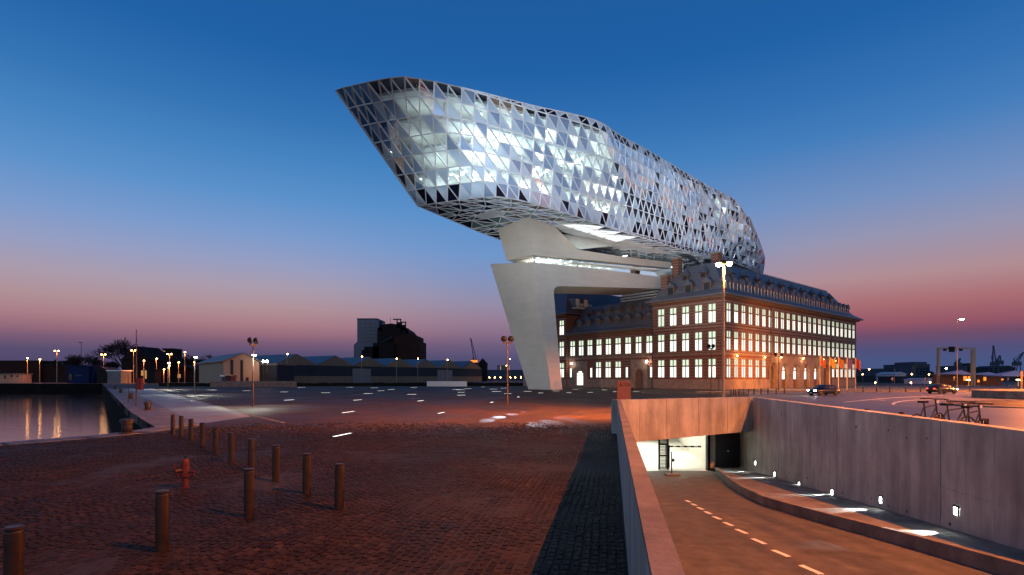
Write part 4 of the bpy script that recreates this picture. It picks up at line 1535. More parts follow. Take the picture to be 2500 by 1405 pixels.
# inner core and partitions
cr = MB()
for u0, u1 in ((-38, -30), (-22, -8), (-2, 14), (18, 34)):
    cr.box(u0, 24, 33, u1, 30, 45.2, lambda u, v, z: B(u, v, z))
cr.build('core', M['core'], parent=ship)
for k in range(4):
    f0, f1 = levels[k + 1], levels[k]
    for d in range(9, ND - 4, 3):
        if rs.random() < .35: continue
        a0, a1 = hullR(d, f0 - .01), hullR(d, f1)
        b0_, b1_ = hullL(d, f0 - .01), hullL(d, f1)
        q0, q1 = a0.lerp(b0_, .16), a0.lerp(b0_, .42)
        r0_, r1_ = a1.lerp(b1_, .16), a1.lerp(b1_, .42)
        r0_ = Vector((q0.x, q0.y, r0_.z)); r1_ = Vector((q1.x, q1.y, r1_.z))
        o_ = U * .2
        MB().hexa([q0, q0 + o_, q1 + o_, q1], [r0_, r0_ + o_, r1_ + o_, r1_]).build('partition', M[rs.choice(['core', 'core', 'floor_grey', 'teal', 'plaster'])], parent=ship)
    for d in range(8, ND - 3, 3):
        a0, a1 = hullR(d, f0 - .01), hullR(d, f1)
        q = a0.lerp(hullL(d, f0), .06)
        MB().tube(q, Vector((q.x, q.y, a1.z)), .2, n=6).build('column', M['white_metal'], parent=ship)
def room_lamp(p, w, l, power):
    la_ = bpy.data.lights.new('room_lamp', 'AREA')
    la_.shape = 'RECTANGLE'; la_.size = l; la_.size_y = w; la_.energy = power; la_.color = (.86, .96, 1)
    o = bpy.data.objects.new('room_lamp', la_)
    o.location = p
    o.rotation_euler = (0, 0, math.atan2(U.y, U.x))
    COL.objects.link(o)
for k in range(4):
    for d in range(8, ND - 2, 5):
        if (k == 0 and d < 14) or (k == 1 and d < 12): continue
        a, e = hullR(d, levels[k]), hullL(d, levels[k])
        room_lamp(a.lerp(e, .17) + Vector((0, 0, -.25)), 1.2, 8, (1900 if d < 30 else 2600) * rs.choice((.12, .3, .55, .8, .9) if k < 3 else (.6, .9, 1.2)))
for d, k, w_ in ((2, 3, 1300), (5, 3, 1500), (3, 2, 320), (7, 2, 600), (3, 1, 220), (7, 1, 330), (10, 1, 600), (5, 0, 200), (10, 0, 300)):
    room_lamp(hullR(d, levels[k]) + U * 5 + V * 1 + Vector((0, 0, -.3)), 3, 4, w_)
# glazed lobby in the belly behind the beams
lob = MB()
for i in range(12):
    a = B(1 + i * 3, 23, 25.5); lob.bar(a, a + Vector((0, 0, 6.2)), .16)
for z in (26.5, 28, 29.5, 31):
    lob.bar(B(1, 23, z), B(34, 23, z), .12)
lob.build('lobby_frame', M['white_metal'], parent=ship, fix=False)
MB().quad(B(1, 23.1, 25.5), B(34, 23.1, 25.5), B(34, 23.1, 31.6), B(1, 23.1, 31.6)).build('lobby_glass', M['clear'], parent=ship, fix=False)
MB().box(-2, 30, 25.5, 32, 30.3, 31.8, lambda a, b2, c: B(a, b2, c)).build('lobby_wall', M['teal'], parent=ship)
ll = MB()
for i in range(5):
    ll.box(2 + i * 6.4, 25, 30.6, 2.25 + i * 6.4, 27, 30.7, lambda a, b2, c: B(a, b2, c))
ll.build('lobby_light', M['ceiling_glow'], parent=ship)
st = MB()
for i in range(10):
    st.box(4 + i * 1.1, 22, 26 + i * .45, 5.2 + i * 1.1, 24, 26.25 + i * .45, lambda a, b2, c: B(a, b2, c))
st.build('lobby_stair', M['floor_grey'], parent=ship)
# ================================================================== STREET FURNITURE
# ---- steel bollards
BG1 = 'steel bollards standing on the cobbles'
def make_bollard(loc, label, group):
    t = thing('bollard', label, 'bollard', (0, 0, 0), group)
    sub('post', MB().lathe([(.082, -.02), (.082, .79), (.079, .8)], n=18).mesh('post', M['bronze'], smooth=False), t)
    sub('groove', MB().lathe([(.076, .801), (.076, .815)], n=18).mesh('groove', M['black']), t)
    sub('cap', MB().lathe([(.084, .816), (.084, .836), (.07, .846)], n=18).mesh('cap', M['bronze']), t)
    t.location = loc
    return t
rowA = [(422, 1062), (442, 1067), (466, 1078), (494, 1092), (526, 1109), (565, 1130), (613, 1153), (673, 1177), (749, 1208), (828, 1247)]
rowB = [(34, 1483), (396, 1348), (608, 1265)]
boll = None
for i, (x, y) in enumerate(rowA):
    lb = ('steel bollard at the quay end of the long row' if i == 0 else 'steel bollard at the open plaza end of the long row' if i == 9 else
          '%s steel bollard of the long row, counted from the quay end' % ordinal(i) if i < 5 else '%s steel bollard of the long row, counted from the plaza end' % ordinal(9 - i))
    if boll is None: boll = make_bollard(G(x, y), lb, BG1)
    else: dup(boll, G(x, y), lb, BG1).rotation_euler = (rnd.uniform(-.014, .014), rnd.uniform(-.014, .014), rnd.uniform(0, 6))
for (x, y), lb in zip(rowB, ('biggest steel bollard, cut by the bottom corner of the photo', 'steel bollard nearest the red hydrant, standing alone in front of it', 'steel bollard standing just in front of the long row')):
    dup(boll, G(x, y), lb, BG1)
# bollards round the road
BG2 = 'bollards along the roundabout'
arc = [(1785, 968), (1791, 967), (1796, 966.5), (1804, 966), (1815, 965.5), (1827, 965), (1841, 964.5), (1858, 964), (1875, 963.5), (1895, 963), (1915, 962)]
for i, (x, y) in enumerate(arc): dup(boll, G(x, y), '%s small bollard of the arc before the brick facade, counted from the street lamp' % ordinal(i), BG2 + ' before the arcade')
for i, x in enumerate((2107, 2140, 2172, 2211, 2247, 2290, 2330, 2368, 2406, 2442, 2472)): dup(boll, G(x, 958), '%s bollard on the nearer kerb line, counted from the brick building' % ordinal(i), 'bollards on the nearer kerb line')
for i, x in enumerate((2102, 2120, 2140, 2159, 2178, 2198, 2218, 2237, 2252, 2262, 2280, 2317, 2356, 2376, 2396, 2416, 2437, 2457, 2477)): dup(boll, G(x, 944.5), '%s bollard on the far kerb line, counted from the brick building' % ordinal(i), 'bollards on the far kerb line')
for (x, yt), lb in zip(((2404, 1022), (2295, 1013), (2201, 1006), (2116, 999)), ('bollard behind the ramp wall beside the bicycles, nearest the camera', 'bollard standing among the bicycles behind the ramp wall', 'second last bollard behind the ramp wall, before the bicycles', 'farthest bollard peeking over the ramp wall')):
    Y = 13.0 + (2404 - x) * .03
    z = H - (yt - 922) / F * Y
    dup(boll, ((x - 1250) / F * Y, Y, z - .845), lb, 'bollards behind the ramp wall')

# ---- cast iron mooring bollards on the quay
MG = 'mooring bollards on the quay'
mo = thing('mooring_bollard', 'large cast iron mooring bollard at the near corner of the dock', 'mooring bollard', (0, 0, 0), MG)
sub('base', MB().lathe([(.3, 0), (.3, .05), (.24, .07)], n=18).mesh('base', M['iron']), mo)
sub('body', MB().lathe([(.2, .071), (.19, .3), (.21, .42), (.26, .5)], n=18).mesh('body', M['iron'], smooth=True), mo)
sub('head', MB().lathe([(.27, .501), (.275, .56), (.22, .61), (.1, .635)], n=18).mesh('head', M['iron'], smooth=True), mo)
mo.location = G(310, 1060) + Vector((0, 0, .02))
for (x, y), lb in (((361, 1003), 'mooring bollard second along the quay, by the paved strip'), ((319, 975), 'mooring bollard third along the quay edge'), ((295, 960), 'small far mooring bollard beside the lifebuoy mast'), ((281, 951.5), 'farthest mooring bollard at the dock corner')):
    dup(mo, G(x, y) + Vector((0, 0, .03)), lb, MG)
# ---- red hydrant
p = G(452, 1193)
hy = thing('fire_hydrant', 'red fire hydrant with side outlets on the cobbles', 'hydrant', p)
def L_(f): return f
MB().lathe([(.1, 0), (.1, .03), (.062, .035), (.062, .24)], n=14, c=p).build('stem', M['red'], parent=hy)
MB().lathe([(.062, .241), (.105, .26), (.105, .32), (.085, .33), (.085, .58), (.07, .63), (.03, .65)], n=16, c=p).build('barrel', M['red'], parent=hy, smooth=False)
MB().lathe([(.022, .651), (.022, .7)], n=6, c=p).build('spindle', M['black'], parent=hy)
for k, (dx, dy, z, r) in enumerate(((-1, -.25, .47, .048), (-.75, -.8, .4, .048), (1, .1, .36, .03))):
    ax = Vector((dx, dy, 0)).normalized()
    ou = MB().tube(p + ax * .07 + Vector((0, 0, z)), p + ax * .15 + Vector((0, 0, z)), r, n=10).build('outlet', M['iron'], parent=hy)
    hang(MB().tube(p + ax * .151 + Vector((0, 0, z)), p + ax * .19 + Vector((0, 0, z - .01)), r * 1.3, n=10).build('outlet_cap', M['red']), ou)
    MB().tube(p + ax * .17 + Vector((0, 0, z - .06)), p + ax * .13 + Vector((0, 0, z - .14)), .03, .022, n=8).build('hanging_cap', M['red'], parent=hy)

# ---- floodlight poles on the plaza
FG = 'plaza poles with round floodlights'
def flood_pole(base, ztop, spread, labels, faces, small=None, head=.26):
    t = thing('floodlight_pole', labels, 'lamp post', base, FG)
    zc_ = ztop - .62
    MB().lathe([(.075, 0), (.06, 2.5), (.05, zc_)], n=12, c=base).build('pole', M['bronze'], parent=t)
    d = Vector((spread[0], spread[1], 0))
    c = base + Vector((0, 0, zc_))
    MB().bar(c - d * 1.15, c + d * 1.15, .13, .12).build('crossbar', M['bronze'], parent=t)
    for s in (-1, 1):
        q = c + d * s + Vector((0, 0, .34))
        f = Vector(faces).normalized()
        MB().tube(q - Vector((0, 0, .28)), q - Vector((0, 0, .12)), .035, n=8).build('yoke', M['bronze'], parent=t)
        hd_ = MB().lathe([(.06, -.22), (.2, -.16), (head, 0), (head, .1), (head * .95, .12)], n=14, c=q, ax=f).build('floodlight', M['black'], parent=t)
        hang(MB().lathe([(head * .85, .121), (head * .8, .13)], n=14, c=q, ax=f).build('lens', M['glass_dark']), hd_)
    if small:
        zs, lit = small
        q = base + Vector((.16, -.16, zs))
        MB().bar(base + Vector((0, 0, zs)), q, .05).build('arm', M['bronze'], parent=t)
        MB().lathe([(.1, .05), (.17, 0), (.05, -.03)], n=10, c=q).build('lamp_head', M['white_glow'], parent=t)
        light('pole_lamp', 'SPOT', q + Vector((0, 0, -.08)), lit, (1, 1, .82), target=q + Vector((.25, -.5, -3)), size=.12, angle=128, blend=.7)
    return t
b1, b2_, b3 = G(618, 993), G(1239, 990), G(1736, 966)
flood_pole(b1, 5.72, (.14, .2), 'lamp post with lit lower lamp beside the paved strip', (.8, .3, .25), small=(4.22, 2600))
flood_pole(b2_, 6.0, (.3, .02), 'dark twin floodlight pole in front of the concrete leg', (-.2, 1, .15))
flood_pole(b3, (922 - 840) / F * b3.y + H, (.25, -.1), 'twin floodlight pole before the short brick facade', (.3, 1, -.3))
b4 = G(1901, 956)
flood_pole(b4, (922 - 862) / F * b4.y + H, (.55, .0), 'far twin floodlight pole before the arcade', (.3, 1, -.3))
# shaped light patches thrown on the cobbles by the pole floodlights
for (px_, py_), pw, an, sd in (((1190, 1027), 5000, 3.6, -.3), ((1218, 1019), 6500, 4.0, -.3), ((1250, 1012), 6000, 4.4, -.3), ((1278, 1006), 4000, 3.2, -.3), ((1310, 1038), 6000, 3.6, .3), ((1345, 1031), 7500, 4.2, .3), ((1378, 1022), 7500, 4.6, .3), ((1410, 1029), 4500, 3.6, .3), ((940, 1030), 1000, 6, -.3), ((980, 1042), 900, 5, -.3)):
    light('floodlight_beam', 'SPOT', b2_ + Vector((sd, -.35, 5.7)), pw, (.78, .8, 1), target=G(px_, py_), size=.02, angle=an, blend=.75)
# added fill light on the leg, set at the dark heads of the pole by the strip
light('leg_fill_light', 'SPOT', b1 + Vector((.4, .2, 5.5)), 36000, (1, .86, .68), target=B(-17, 38, 14), size=.2, angle=42, blend=.8)

# ---- slim plaza lamps with one lit head
PG = 'slim plaza lamps with white heads'
def slim_lamp(px, py, pyh, lb, pw=500):
    b_ = G(px, py)
    zh = H + (922 - pyh) / F * b_.y
    t = thing('plaza_lamp', lb, 'lamp post', b_, PG)
    MB().lathe([(.09, 0), (.06, zh)], n=10, c=b_).build('pole', M['dark_metal'], parent=t)
    q = b_ + Vector((.35, -.3, zh))
    MB().bar(b_ + Vector((0, 0, zh)), q, .06).build('arm', M['dark_metal'], parent=t)
    MB().lathe([(.12, .06), (.26, 0), (.1, -.05)], n=10, c=q).build('lamp_head', M['white_glow'], parent=t)
    light('plaza_lamp_light', 'SPOT', q + Vector((0, 0, -.12)), pw, (1, 1, .84), target=q + Vector((.6, -.8, -3)), size=.15, angle=130, blend=.8)
slim_lamp(475, 963, 873, 'slim lit plaza lamp standing second from the dock', 3500)
slim_lamp(410, 950.5, 887, 'farthest slim lit plaza lamp at the end of the paved strip', 5000)

# ---- light lines set flush in the plaza
GG = 'light lines set flush in the plaza'
gl_px = [(836, 1064.5, 1.45), (850, 1008, 1.7), (1077, 1010, 1.3), (873, 978, 1.9), (706, 978, 2.0), (1027, 980, 1.8), (1200.6, 983.7, 1.2), (1265.6, 970.5, 1.2), (795, 960, 2.3), (899, 962, 2.3), (1005, 964, 2.2), (1126, 966, 2), (694, 958, 2.1), (602, 955, 2.2),
         (1126, 959, 2), (1240, 962, 2), (1288, 956.5, 2.5), (1320, 960.5, 1.5), (1388.7, 960, 1.5), (1440.7, 959, 1.5), (1503.6, 957.5, 2), (1553, 956.5, 2), (1351, 952, 2.5), (1358, 955.6, 2.2), (1212, 957, 3), (1204.6, 951, 3), (1232, 949, 3), (1180, 945.6, 2),
         (1475.5, 953, 2), (1405, 951.6, 2), (736, 947, 3), (855, 946.5, 3), (914, 947.8, 3), (1010, 947, 3), (1143, 950, 3), (1115, 952, 3), (1124, 952.5, 3), (955, 952, 2.5), (930, 955, 2), (515, 953, 2.5), (522, 953.5, 2)]
near_lab = ['longest light line in the cobbles, nearest the camera', 'light line in the cobbles below and before the far silo tower', 'light line in the cobbles left of the white light patch', 'bright light line behind the second nearest one', 'light line nearest the lamp post beside the paved strip',
            'light line halfway between the silo tower and the leg, third row', 'short light line just before the twin floodlight pole', 'short light line between the floodlight pole and the concrete leg']
far_lab = ['far light line below the second warehouse gable, front of its pair', 'far light line below the silo tower, third row back', 'far light line below the brick silo, third row back', 'light line in the third row below the pale low wall',
           'light line just past the end of the long low wall', 'light line beside the lit lamp post, toward the dock', 'light line in the fourth row below the pale low wall', 'light line right beside the foot of the twin floodlight pole', 'light line at the near corner of the concrete leg, plaza side',
           'light line just before the foot of the concrete leg', 'light line before the lit arched door, nearer of the two', 'light line between lit arched door and sign pylon', 'light line touching the sign pylon edge, plaza side', 'light line just past the sign pylon toward the brick building', 'farthest light line right at the concrete leg',
           'light line under the concrete leg, second from it', 'light line behind the twin floodlight pole, nearest row', 'light line behind the twin floodlight pole, middle row', 'light line behind the twin floodlight pole, farthest row', 'tiny light line at the back edge before the far orange quay lamps',
           'light line close to the brick wall between the two arched doors', 'light line close to the brick wall by the lit arched door', 'back row light line below the first warehouse gables', 'back row light line below the first sliding door', 'back row light line below the silo tower', 'back row light line below the brick silo',
           'light line just below the pale low wall, toward the leg', 'light line just below the middle of the pale low wall', 'light line doubled up beside another below the pale low wall', 'light line between silo tower and brick silo, second row from the back', 'light line below the silo tower, second row from the back', 'light line below the small gabled shed, toward the dock', 'light line below the small gabled shed, second of the pair']
gd = Vector((.2, 1, 0)).normalized()
gs = Vector((gd.y, -gd.x, 0))
for i, (x, y, L) in enumerate(gl_px):
    c = G(x, y)
    lb = near_lab[i] if i < 8 else far_lab[i - 8]
    ddir = gd if i < 8 else (gd * .6 + gs * .8).normalized()
    ss = Vector((ddir.y, -ddir.x, 0))
    w_ = .05 if i < 4 else .08 if i < 8 else .12
    L *= .95 if i < 4 else .8 if i < 8 else .55
    t = thing('ground_light', lb, 'ground light', c, GG if i < 8 else GG + ' far off')
    q = [c - ddir * L / 2 - ss * w_, c + ddir * L / 2 - ss * w_, c + ddir * L / 2 + ss * w_, c - ddir * L / 2 + ss * w_]
    MB().hexa([p_ + Vector((0, 0, .0)) for p_ in q], [p_ + Vector((0, 0, .046)) for p_ in q]).build('lens', M['strip_glow'], parent=t)
    q = [c - ddir * (L / 2 + .04) - ss * (w_ + .04), c + ddir * (L / 2 + .04) - ss * (w_ + .04), c + ddir * (L / 2 + .04) + ss * (w_ + .04), c - ddir * (L / 2 + .04) + ss * (w_ + .04)]
    MB().hexa([p_ for p_ in q], [p_ + Vector((0, 0, .04)) for p_ in q]).build('housing', M['dark_metal'], parent=t)

# ---- sodium street lamps of the roundabout
SG = 'tall orange street lamps of the roundabout'
def street_lamp(base, zh, dirs, lb, power, mat_=None, glowr=.2, name='street_lamp', group=SG, soft=.25, aim=None, cone=178, edge=.12):
    base = Vector(base)
    t = thing(name, lb, 'street lamp', base, group)
    MB().lathe([(.13, 0), (.12, .9), (.085, .95), (.065, zh)], n=12, c=base).build('pole', M['lamp_paint'], parent=t)
    for dx, dy in dirs:
        q = base + Vector((dx, dy, zh + .05))
        MB().bar(base + Vector((0, 0, zh)), q, .07).build('arm', M['lamp_paint'], parent=t)
        hd_ = MB().lathe([(.05, .16), (glowr * .9, .08), (glowr * 1.15, .0)], n=12, c=q).build('lamp_head', M['lamp_paint'], parent=t)
        hang(MB().lathe([(glowr, -.002), (glowr * .9, -.12), (glowr * .4, -.18)], n=12, c=q).build('lens', mat_ or M['lamp_glow_main']), hd_)
        if power:
            light('sodium_lamp', 'SPOT', q + Vector((0, 0, -.4)), power, SODIUM, target=aim or q + Vector((0, 0, -5)), size=soft, angle=cone, blend=edge)
pb = Vector(((1766 - 1250) / F * 31, 31, 0))
street_lamp(pb, H + (922 - 645) / F * 31, [(.28, -.15), (-.22, .12)], 'tall bright orange street lamp glaring in front of the brick building', 85000, aim=(-7, 41, 0), cone=104, edge=1, glowr=.15)
street_lamp((14.8, .6, .6), 18, [(-.6, .1)], 'street lamp beside the ramp just outside the photo', 66000, soft=.12, aim=(5.5, 13.5, 0), cone=84, edge=1)
street_lamp((18.6, 18.0, .5), 12, [(-.6, .1)], 'street lamp by the roundabout just outside the photo', 7000, soft=.12, aim=(6, 19.5, 0), cone=128, edge=1)
street_lamp((84, 80, 0), 12, [(-.8, .3)], 'added street lamp out of view on the far side of the roundabout', 95000)  # added out of view to warm the brick facade and the road
street_lamp((62, 50, 0), 12, [(-.8, .3)], 'street lamp beside the island just outside the photo', 85000)
light('ship_fill_light', 'SPOT', b2_ + Vector((.35, .4, 5.9)), 78000, (.8, .9, 1), target=B(-28, 12, 45), size=.25, angle=66, blend=.9)  # added fill light on the glass hull, set at the dark pole heads
light('ship_fill_light', 'SPOT', b2_ + Vector((.4, .4, 5.9)), 110000, (.8, .9, 1), target=B(24, 12, 38), size=.25, angle=34, blend=.9)  # second added fill light, for the stern end
light('facade_fill_light', 'SPOT', b3 + Vector((.3, .3, 4.6)), 20000, (1, .36, .1), target=B(4, 4, 7), size=.2, angle=100, blend=.9)  # added orange fill on the brick corner; the pole heads are unlit
light('facade_fill_light', 'SPOT', b4 + Vector((.5, .3, 5.2)), 40000, (1, .36, .09), target=B(44, 0, 6), size=.2, angle=110, blend=.9)  # added orange fill along the long facade, from an unlit pole
bw_ = G(2337, 948)
street_lamp(bw_, H + (922 - 780) / F * bw_.y, [(.9, -.2)], 'tall slender street lamp with a white head beside the gantry', 0, M['white_glow'], .45, group='tall street lamps on the right')

# ---- sign pylon
pc = Vector(((1523.5 - 1250) / F * 27, 27, 0))
sg = thing('sign_pylon', 'orange-lit information pylon with dark logo beside the headwall', 'sign', pc)
MB().box(pc.x - .335, 27, 0, pc.x + .335, 27.12, 2.236).build('panel', M['orange_sign'], parent=sg)
lg = MB()
lg.prism([(pc.x - .25, 26.995, 1.97), (pc.x - .08, 26.995, 1.97), (pc.x - .08, 26.995, 2.0), (pc.x - .125, 26.995, 2.05), (pc.x - .14, 26.995, 2.14), (pc.x - .19, 26.995, 2.14), (pc.x - .205, 26.995, 2.05), (pc.x - .25, 26.995, 2.0)], (0, -.012, 0))
lg.build('logo', M['lettering'], parent=sg)
for txt, z in (("PORT OF", 2.07), ("ANTWERP", 1.98)):
    cu = bpy.data.curves.new('lettering', 'FONT')
    cu.body = txt; cu.size = .085; cu.extrude = .004
    cu.materials.append(M['lettering'])
    o = bpy.data.objects.new('lettering', cu)
    o.location = (pc.x - .05, 26.992, z); o.rotation_euler = (R(90), 0, 0)
    COL.objects.link(o)
    bpy.context.view_layer.update()
    me_ = bpy.data.meshes.new_from_object(o.evaluated_get(bpy.context.evaluated_depsgraph_get()))
    mw_ = o.matrix_world.copy()
    bpy.data.objects.remove(o)
    me_.transform(mw_)
    me_.name = 'lettering'
    o = bpy.data.objects.new('lettering', me_); COL.objects.link(o); hang(o, sg)

# ---- flagpoles
FC = [mat('flag_orange', (.3, .07, .015), .8, noise=.1), mat('flag_yellow', (.3, .17, .02), .8, noise=.1), mat('flag_brown', (.17, .06, .015), .8, noise=.1), mat('flag_blue', (.05, .03, .15), .8, noise=.1), mat('flag_red', (.22, .04, .025), .8, noise=.1)]
fnames = ['orange', 'yellow', 'rust brown', 'dark blue', 'red']
fx = [(2002, 950.6), (2025, 951.6), (2047, 952.8), (2068, 954.2), (2088, 955.8)]
for i, (x, y) in enumerate(fx):
    b_ = G(x, y)
    zt = H + (922 - (870 + i * .6)) / F * b_.y
    t = thing('flagpole', 'pale flagpole with a blowing %s flag before the brick facade' % fnames[i], 'flagpole', b_, 'flagpoles before the brick building')
    MB().lathe([(.09, 0), (.05, zt)], n=10, c=b_).build('pole', M['lamp_paint'], parent=t)
    fm = MB()
    nx = 8
    for k in range(nx):
        for r_ in range(4):
            def fpnt(a, c_): return b_ + Vector((.06 + a * 1.0, -.25 * math.sin(a * 7 + i) * a, zt - .1 - c_ * 1.7 - a * .75))
            fm.quad(fpnt(k / nx, r_ / 4), fpnt((k + 1) / nx, r_ / 4), fpnt((k + 1) / nx, (r_ + 1) / 4), fpnt(k / nx, (r_ + 1) / 4))
    fm.build('flag', FC[i], parent=t, smooth=True, fix=False)

# ---- bicycles leaning behind the ramp wall
def make_bike():
    t = thing('bicycle', '', 'bicycle', (0, 0, 0), 'bicycles parked behind the ramp wall')
    def wheel(x):
        m_ = MB()
        n_ = 18
        for i in range(n_):
            a, c_ = 2 * math.pi * i / n_, 2 * math.pi * (i + 1) / n_
            m_.tube((x + .32 * math.cos(a), 0, .34 + .32 * math.sin(a)), (x + .32 * math.cos(c_), 0, .34 + .32 * math.sin(c_)), .018, n=5, caps=False)
        sp = MB()
        for i in range(10):
            a = 2 * math.pi * i / 10
            sp.bar((x, 0, .34), (x + .31 * math.cos(a), 0, .34 + .31 * math.sin(a)), .006)
        o = sub('wheel', m_.mesh('wheel', M['rubber']), t)
        sub('spokes', sp.mesh('spokes', M['white_metal']), o)
    wheel(-.5); wheel(.5)
    f = MB()
    for a, c_ in (((-.5, 0, .34), (-.15, 0, .85)), ((-.5, 0, .34), (-.05, 0, .3)), ((-.05, 0, .3), (-.17, 0, .92)), ((-.05, 0, .3), (.36, 0, .8)), ((-.15, 0, .82), (.36, 0, .86)), ((.5, 0, .34), (.34, 0, 1.0))):
        f.tube(a, c_, .018, n=6)
    sub('frame', f.mesh('frame', M['dark_metal']), t)
    sub('saddle', MB().prism([(-.3, -.08, .93), (-.02, -.03, .93), (-.02, .03, .93), (-.3, .08, .93)], (0, 0, .05)).mesh('saddle', M['black']), t)
    hb = MB().tube((.34, -.27, 1.02), (.34, .27, 1.02), .015, n=6).tube((.34, -.27, 1.02), (.22, -.27, 1.02), .02, n=6).tube((.34, .27, 1.02), (.22, .27, 1.02), .02, n=6)
    sub('handlebar', hb.mesh('handlebar', M['dark_metal']), t)
    sub('headlamp', MB().lathe([(.03, -.03), (.045, .03)], n=8, c=(.42, 0, .95)).mesh('headlamp', M['white_metal']), t)
    return t
bk_ = make_bike()
bp_ = [(2265, 1012, 'dark bicycle farthest along behind the ramp wall', .45), (2325, 1020, 'dark bicycle in the middle of the three behind the ramp wall', .3), (2372, 1028, 'dark bicycle nearest the big bollard behind the ramp wall', .5)]
for i, (x, y, lb, rz) in enumerate(bp_):
    Y = 13.6 - i * .7
    loc = Vector(((x - 1250) / F * Y, Y, H - (y - 922) / F * Y - .64))
    if i == 0:
        bk_.location = loc; bk_['label'] = lb; bk_.rotation_euler = (0, 0, rz)
    else: dup(bk_, loc, lb, rz=rz)

# ---- cars whose lamps light the ramp and the road
def softened(o, w, seg=3):
    m_ = o.modifiers.new('edges', 'BEVEL'); m_.width = w; m_.segments = seg; m_.limit_method = 'ANGLE'; m_.angle_limit = R(20)
    for p in o.data.polygons: p.use_smooth = True
    return o
def make_car(loc, rz, label, k=1.0, lamp=0):
    t = thing('car', label, 'car', (0, 0, 0), 'cars with their lights on')
    secs = [(-1.98, .7, .34, .72), (-1.9, .8, .26, .86), (-1.3, .85, .22, .93), (-.2, .86, .22, .92), (.8, .86, .22, .9), (1.45, .83, .24, .82), (1.85, .76, .26, .7), (1.99, .62, .32, .58)]
    m_ = MB()
    for x, w, z0, z1 in secs:
        zm = z0 + (z1 - z0) * .55
        m_.v += [(x, -w * .92, z0), (x, -w, zm), (x, -w * .9, z1), (x, -w * .45, z1 + .03), (x, w * .45, z1 + .03), (x, w * .9, z1), (x, w, zm), (x, w * .92, z0)]
    for a in range(len(secs) - 1):
        for i in range(8):
            j = (i + 1) % 8
            m_.f.append((a * 8 + i, a * 8 + j, (a + 1) * 8 + j, (a + 1) * 8 + i))
    m_.f += [tuple(range(8)), tuple(56 + i for i in reversed(range(8)))]
    bd = sub('body', m_.mesh('body', M['car_paint'], smooth=True), t)
    cb = MB()
    rows = [(.92, -1.72, 1.02, .76), (1.2, -1.42, .62, .68), (1.38, -1.12, .26, .6), (1.43, -.8, .0, .52)]
    for z, x0, x1, w in rows:
        cb.v += [(x0, -w, z), ((x0 + x1) / 2, -w * 1.02, z), (x1, -w * .94, z), (x1 + .05, 0, z), (x1, w * .94, z), ((x0 + x1) / 2, w * 1.02, z), (x0, w, z), (x0 - .04, 0, z)]
    for a in range(3):
        for i in range(8):
            j = (i + 1) % 8
            cb.f.append((a * 8 + i, a * 8 + j, (a + 1) * 8 + j, (a + 1) * 8 + i))
    cb.f.append(tuple(24 + i for i in range(8)))
    sub('cabin', cb.mesh('cabin', M['car_paint'], smooth=True), t)
    def lift(q, d): return [(x + d[0], y + d[1], z + d[2]) for x, y, z in q]
    gw_ = MB()
    gw_.add(lift([(.98, -.66, .97), (1.03, 0, .97), (.64, 0, 1.2), (.6, -.6, 1.2), (.28, 0, 1.37), (.25, -.53, 1.37), (.98, .66, .97), (.6, .6, 1.2), (.25, .53, 1.37)], (.03, 0, .012)), [(0, 1, 2, 3), (3, 2, 4, 5), (1, 6, 7, 2), (2, 7, 8, 4)])
    sub('windscreen', gw_.mesh('windscreen', M['glass_dark'], fix=False, smooth=True), t)
    for s in (-1, 1):
        for x0, x1, x2, x3 in ((-1.4, -.38, -.4, -1.1), (-.3, .72, .2, -.32)):
            sw = MB().quad((x0, s * .755, .98), (x1, s * .745, .98), (x2, s * .625, 1.35), (x3, s * .622, 1.35))
            sub('side_window', sw.mesh('side_window', M['glass_dark'], fix=False), t)
        for x in (-1.25, 1.22):
            w_ = sub('wheel', MB().lathe([(.24, -.1), (.315, -.07), (.315, .07), (.24, .1)], n=20, c=(x, s * .76, .315), ax=Vector((0, 1, 0))).mesh('wheel', M['rubber']), t)
            sub('rim', MB().lathe([(.2, .0), (.19, .02), (.05, .03)], n=14, c=(x, s * .862, .315), ax=Vector((0, s, 0))).mesh('rim', M['dark_metal']), w_)
        sub('headlight', MB().hexa([(1.9, s * .38, .58), (1.78, s * .7, .58), (1.78, s * .7, .7), (1.9, s * .38, .68)], [(1.985, s * .38, .58), (1.9, s * .71, .58), (1.9, s * .71, .7), (1.965, s * .38, .68)]).mesh('headlight', M['head_glow']), t)
        sub('tail_light', MB().box(-1.99, s * .56 - .13, .7, -1.9, s * .56 + .13, .82).mesh('tail_light', M['tail_glow']), t)
        softened(sub('mirror', MB().box(.66, s * .9 - .08, .95, .8, s * .9 + .08, 1.06).mesh('mirror', M['car_paint']), t), .03)
    sub('grille', MB().box(1.95, -.35, .46, 2.0, .35, .56).mesh('grille', M['black']), t)
    sub('bumper', MB().hexa([(1.9, -.68, .26), (2.03, -.5, .26), (2.03, .5, .26), (1.9, .68, .26)], [(1.9, -.68, .4), (2.03, -.5, .4), (2.03, .5, .4), (1.9, .68, .4)]).mesh('bumper', M['black']), t)
    sub('number_plate', MB().box(2.031, -.24, .3, 2.04, .24, .39).mesh('number_plate', M['white_metal']), t)
    t.location = loc; t.rotation_euler = rz; t.scale = (k, k, k)
    return t
def road_car(px, py, az, lb):
    p = G(px, py)
    p.z = zr2(p.y) + .02
    c = make_car(p, (0, 0, az), lb, 1.0)
    d = Vector((math.cos(az), math.sin(az), 0))
    q = p + d * 2.2 + Vector((0, 0, .65))
    light('headlamp_beam', 'SPOT', q, 900, (1, .8, .5), target=q + d * 6 + Vector((0, 0, -.5)), size=.1, angle=80, blend=.9)
road_car(2010, 966, R(195), 'car with lit headlights rounding the bend before the flagpoles')
road_car(2300, 962, R(10), 'car with red tail lights leaving along the far side of the roundabout')

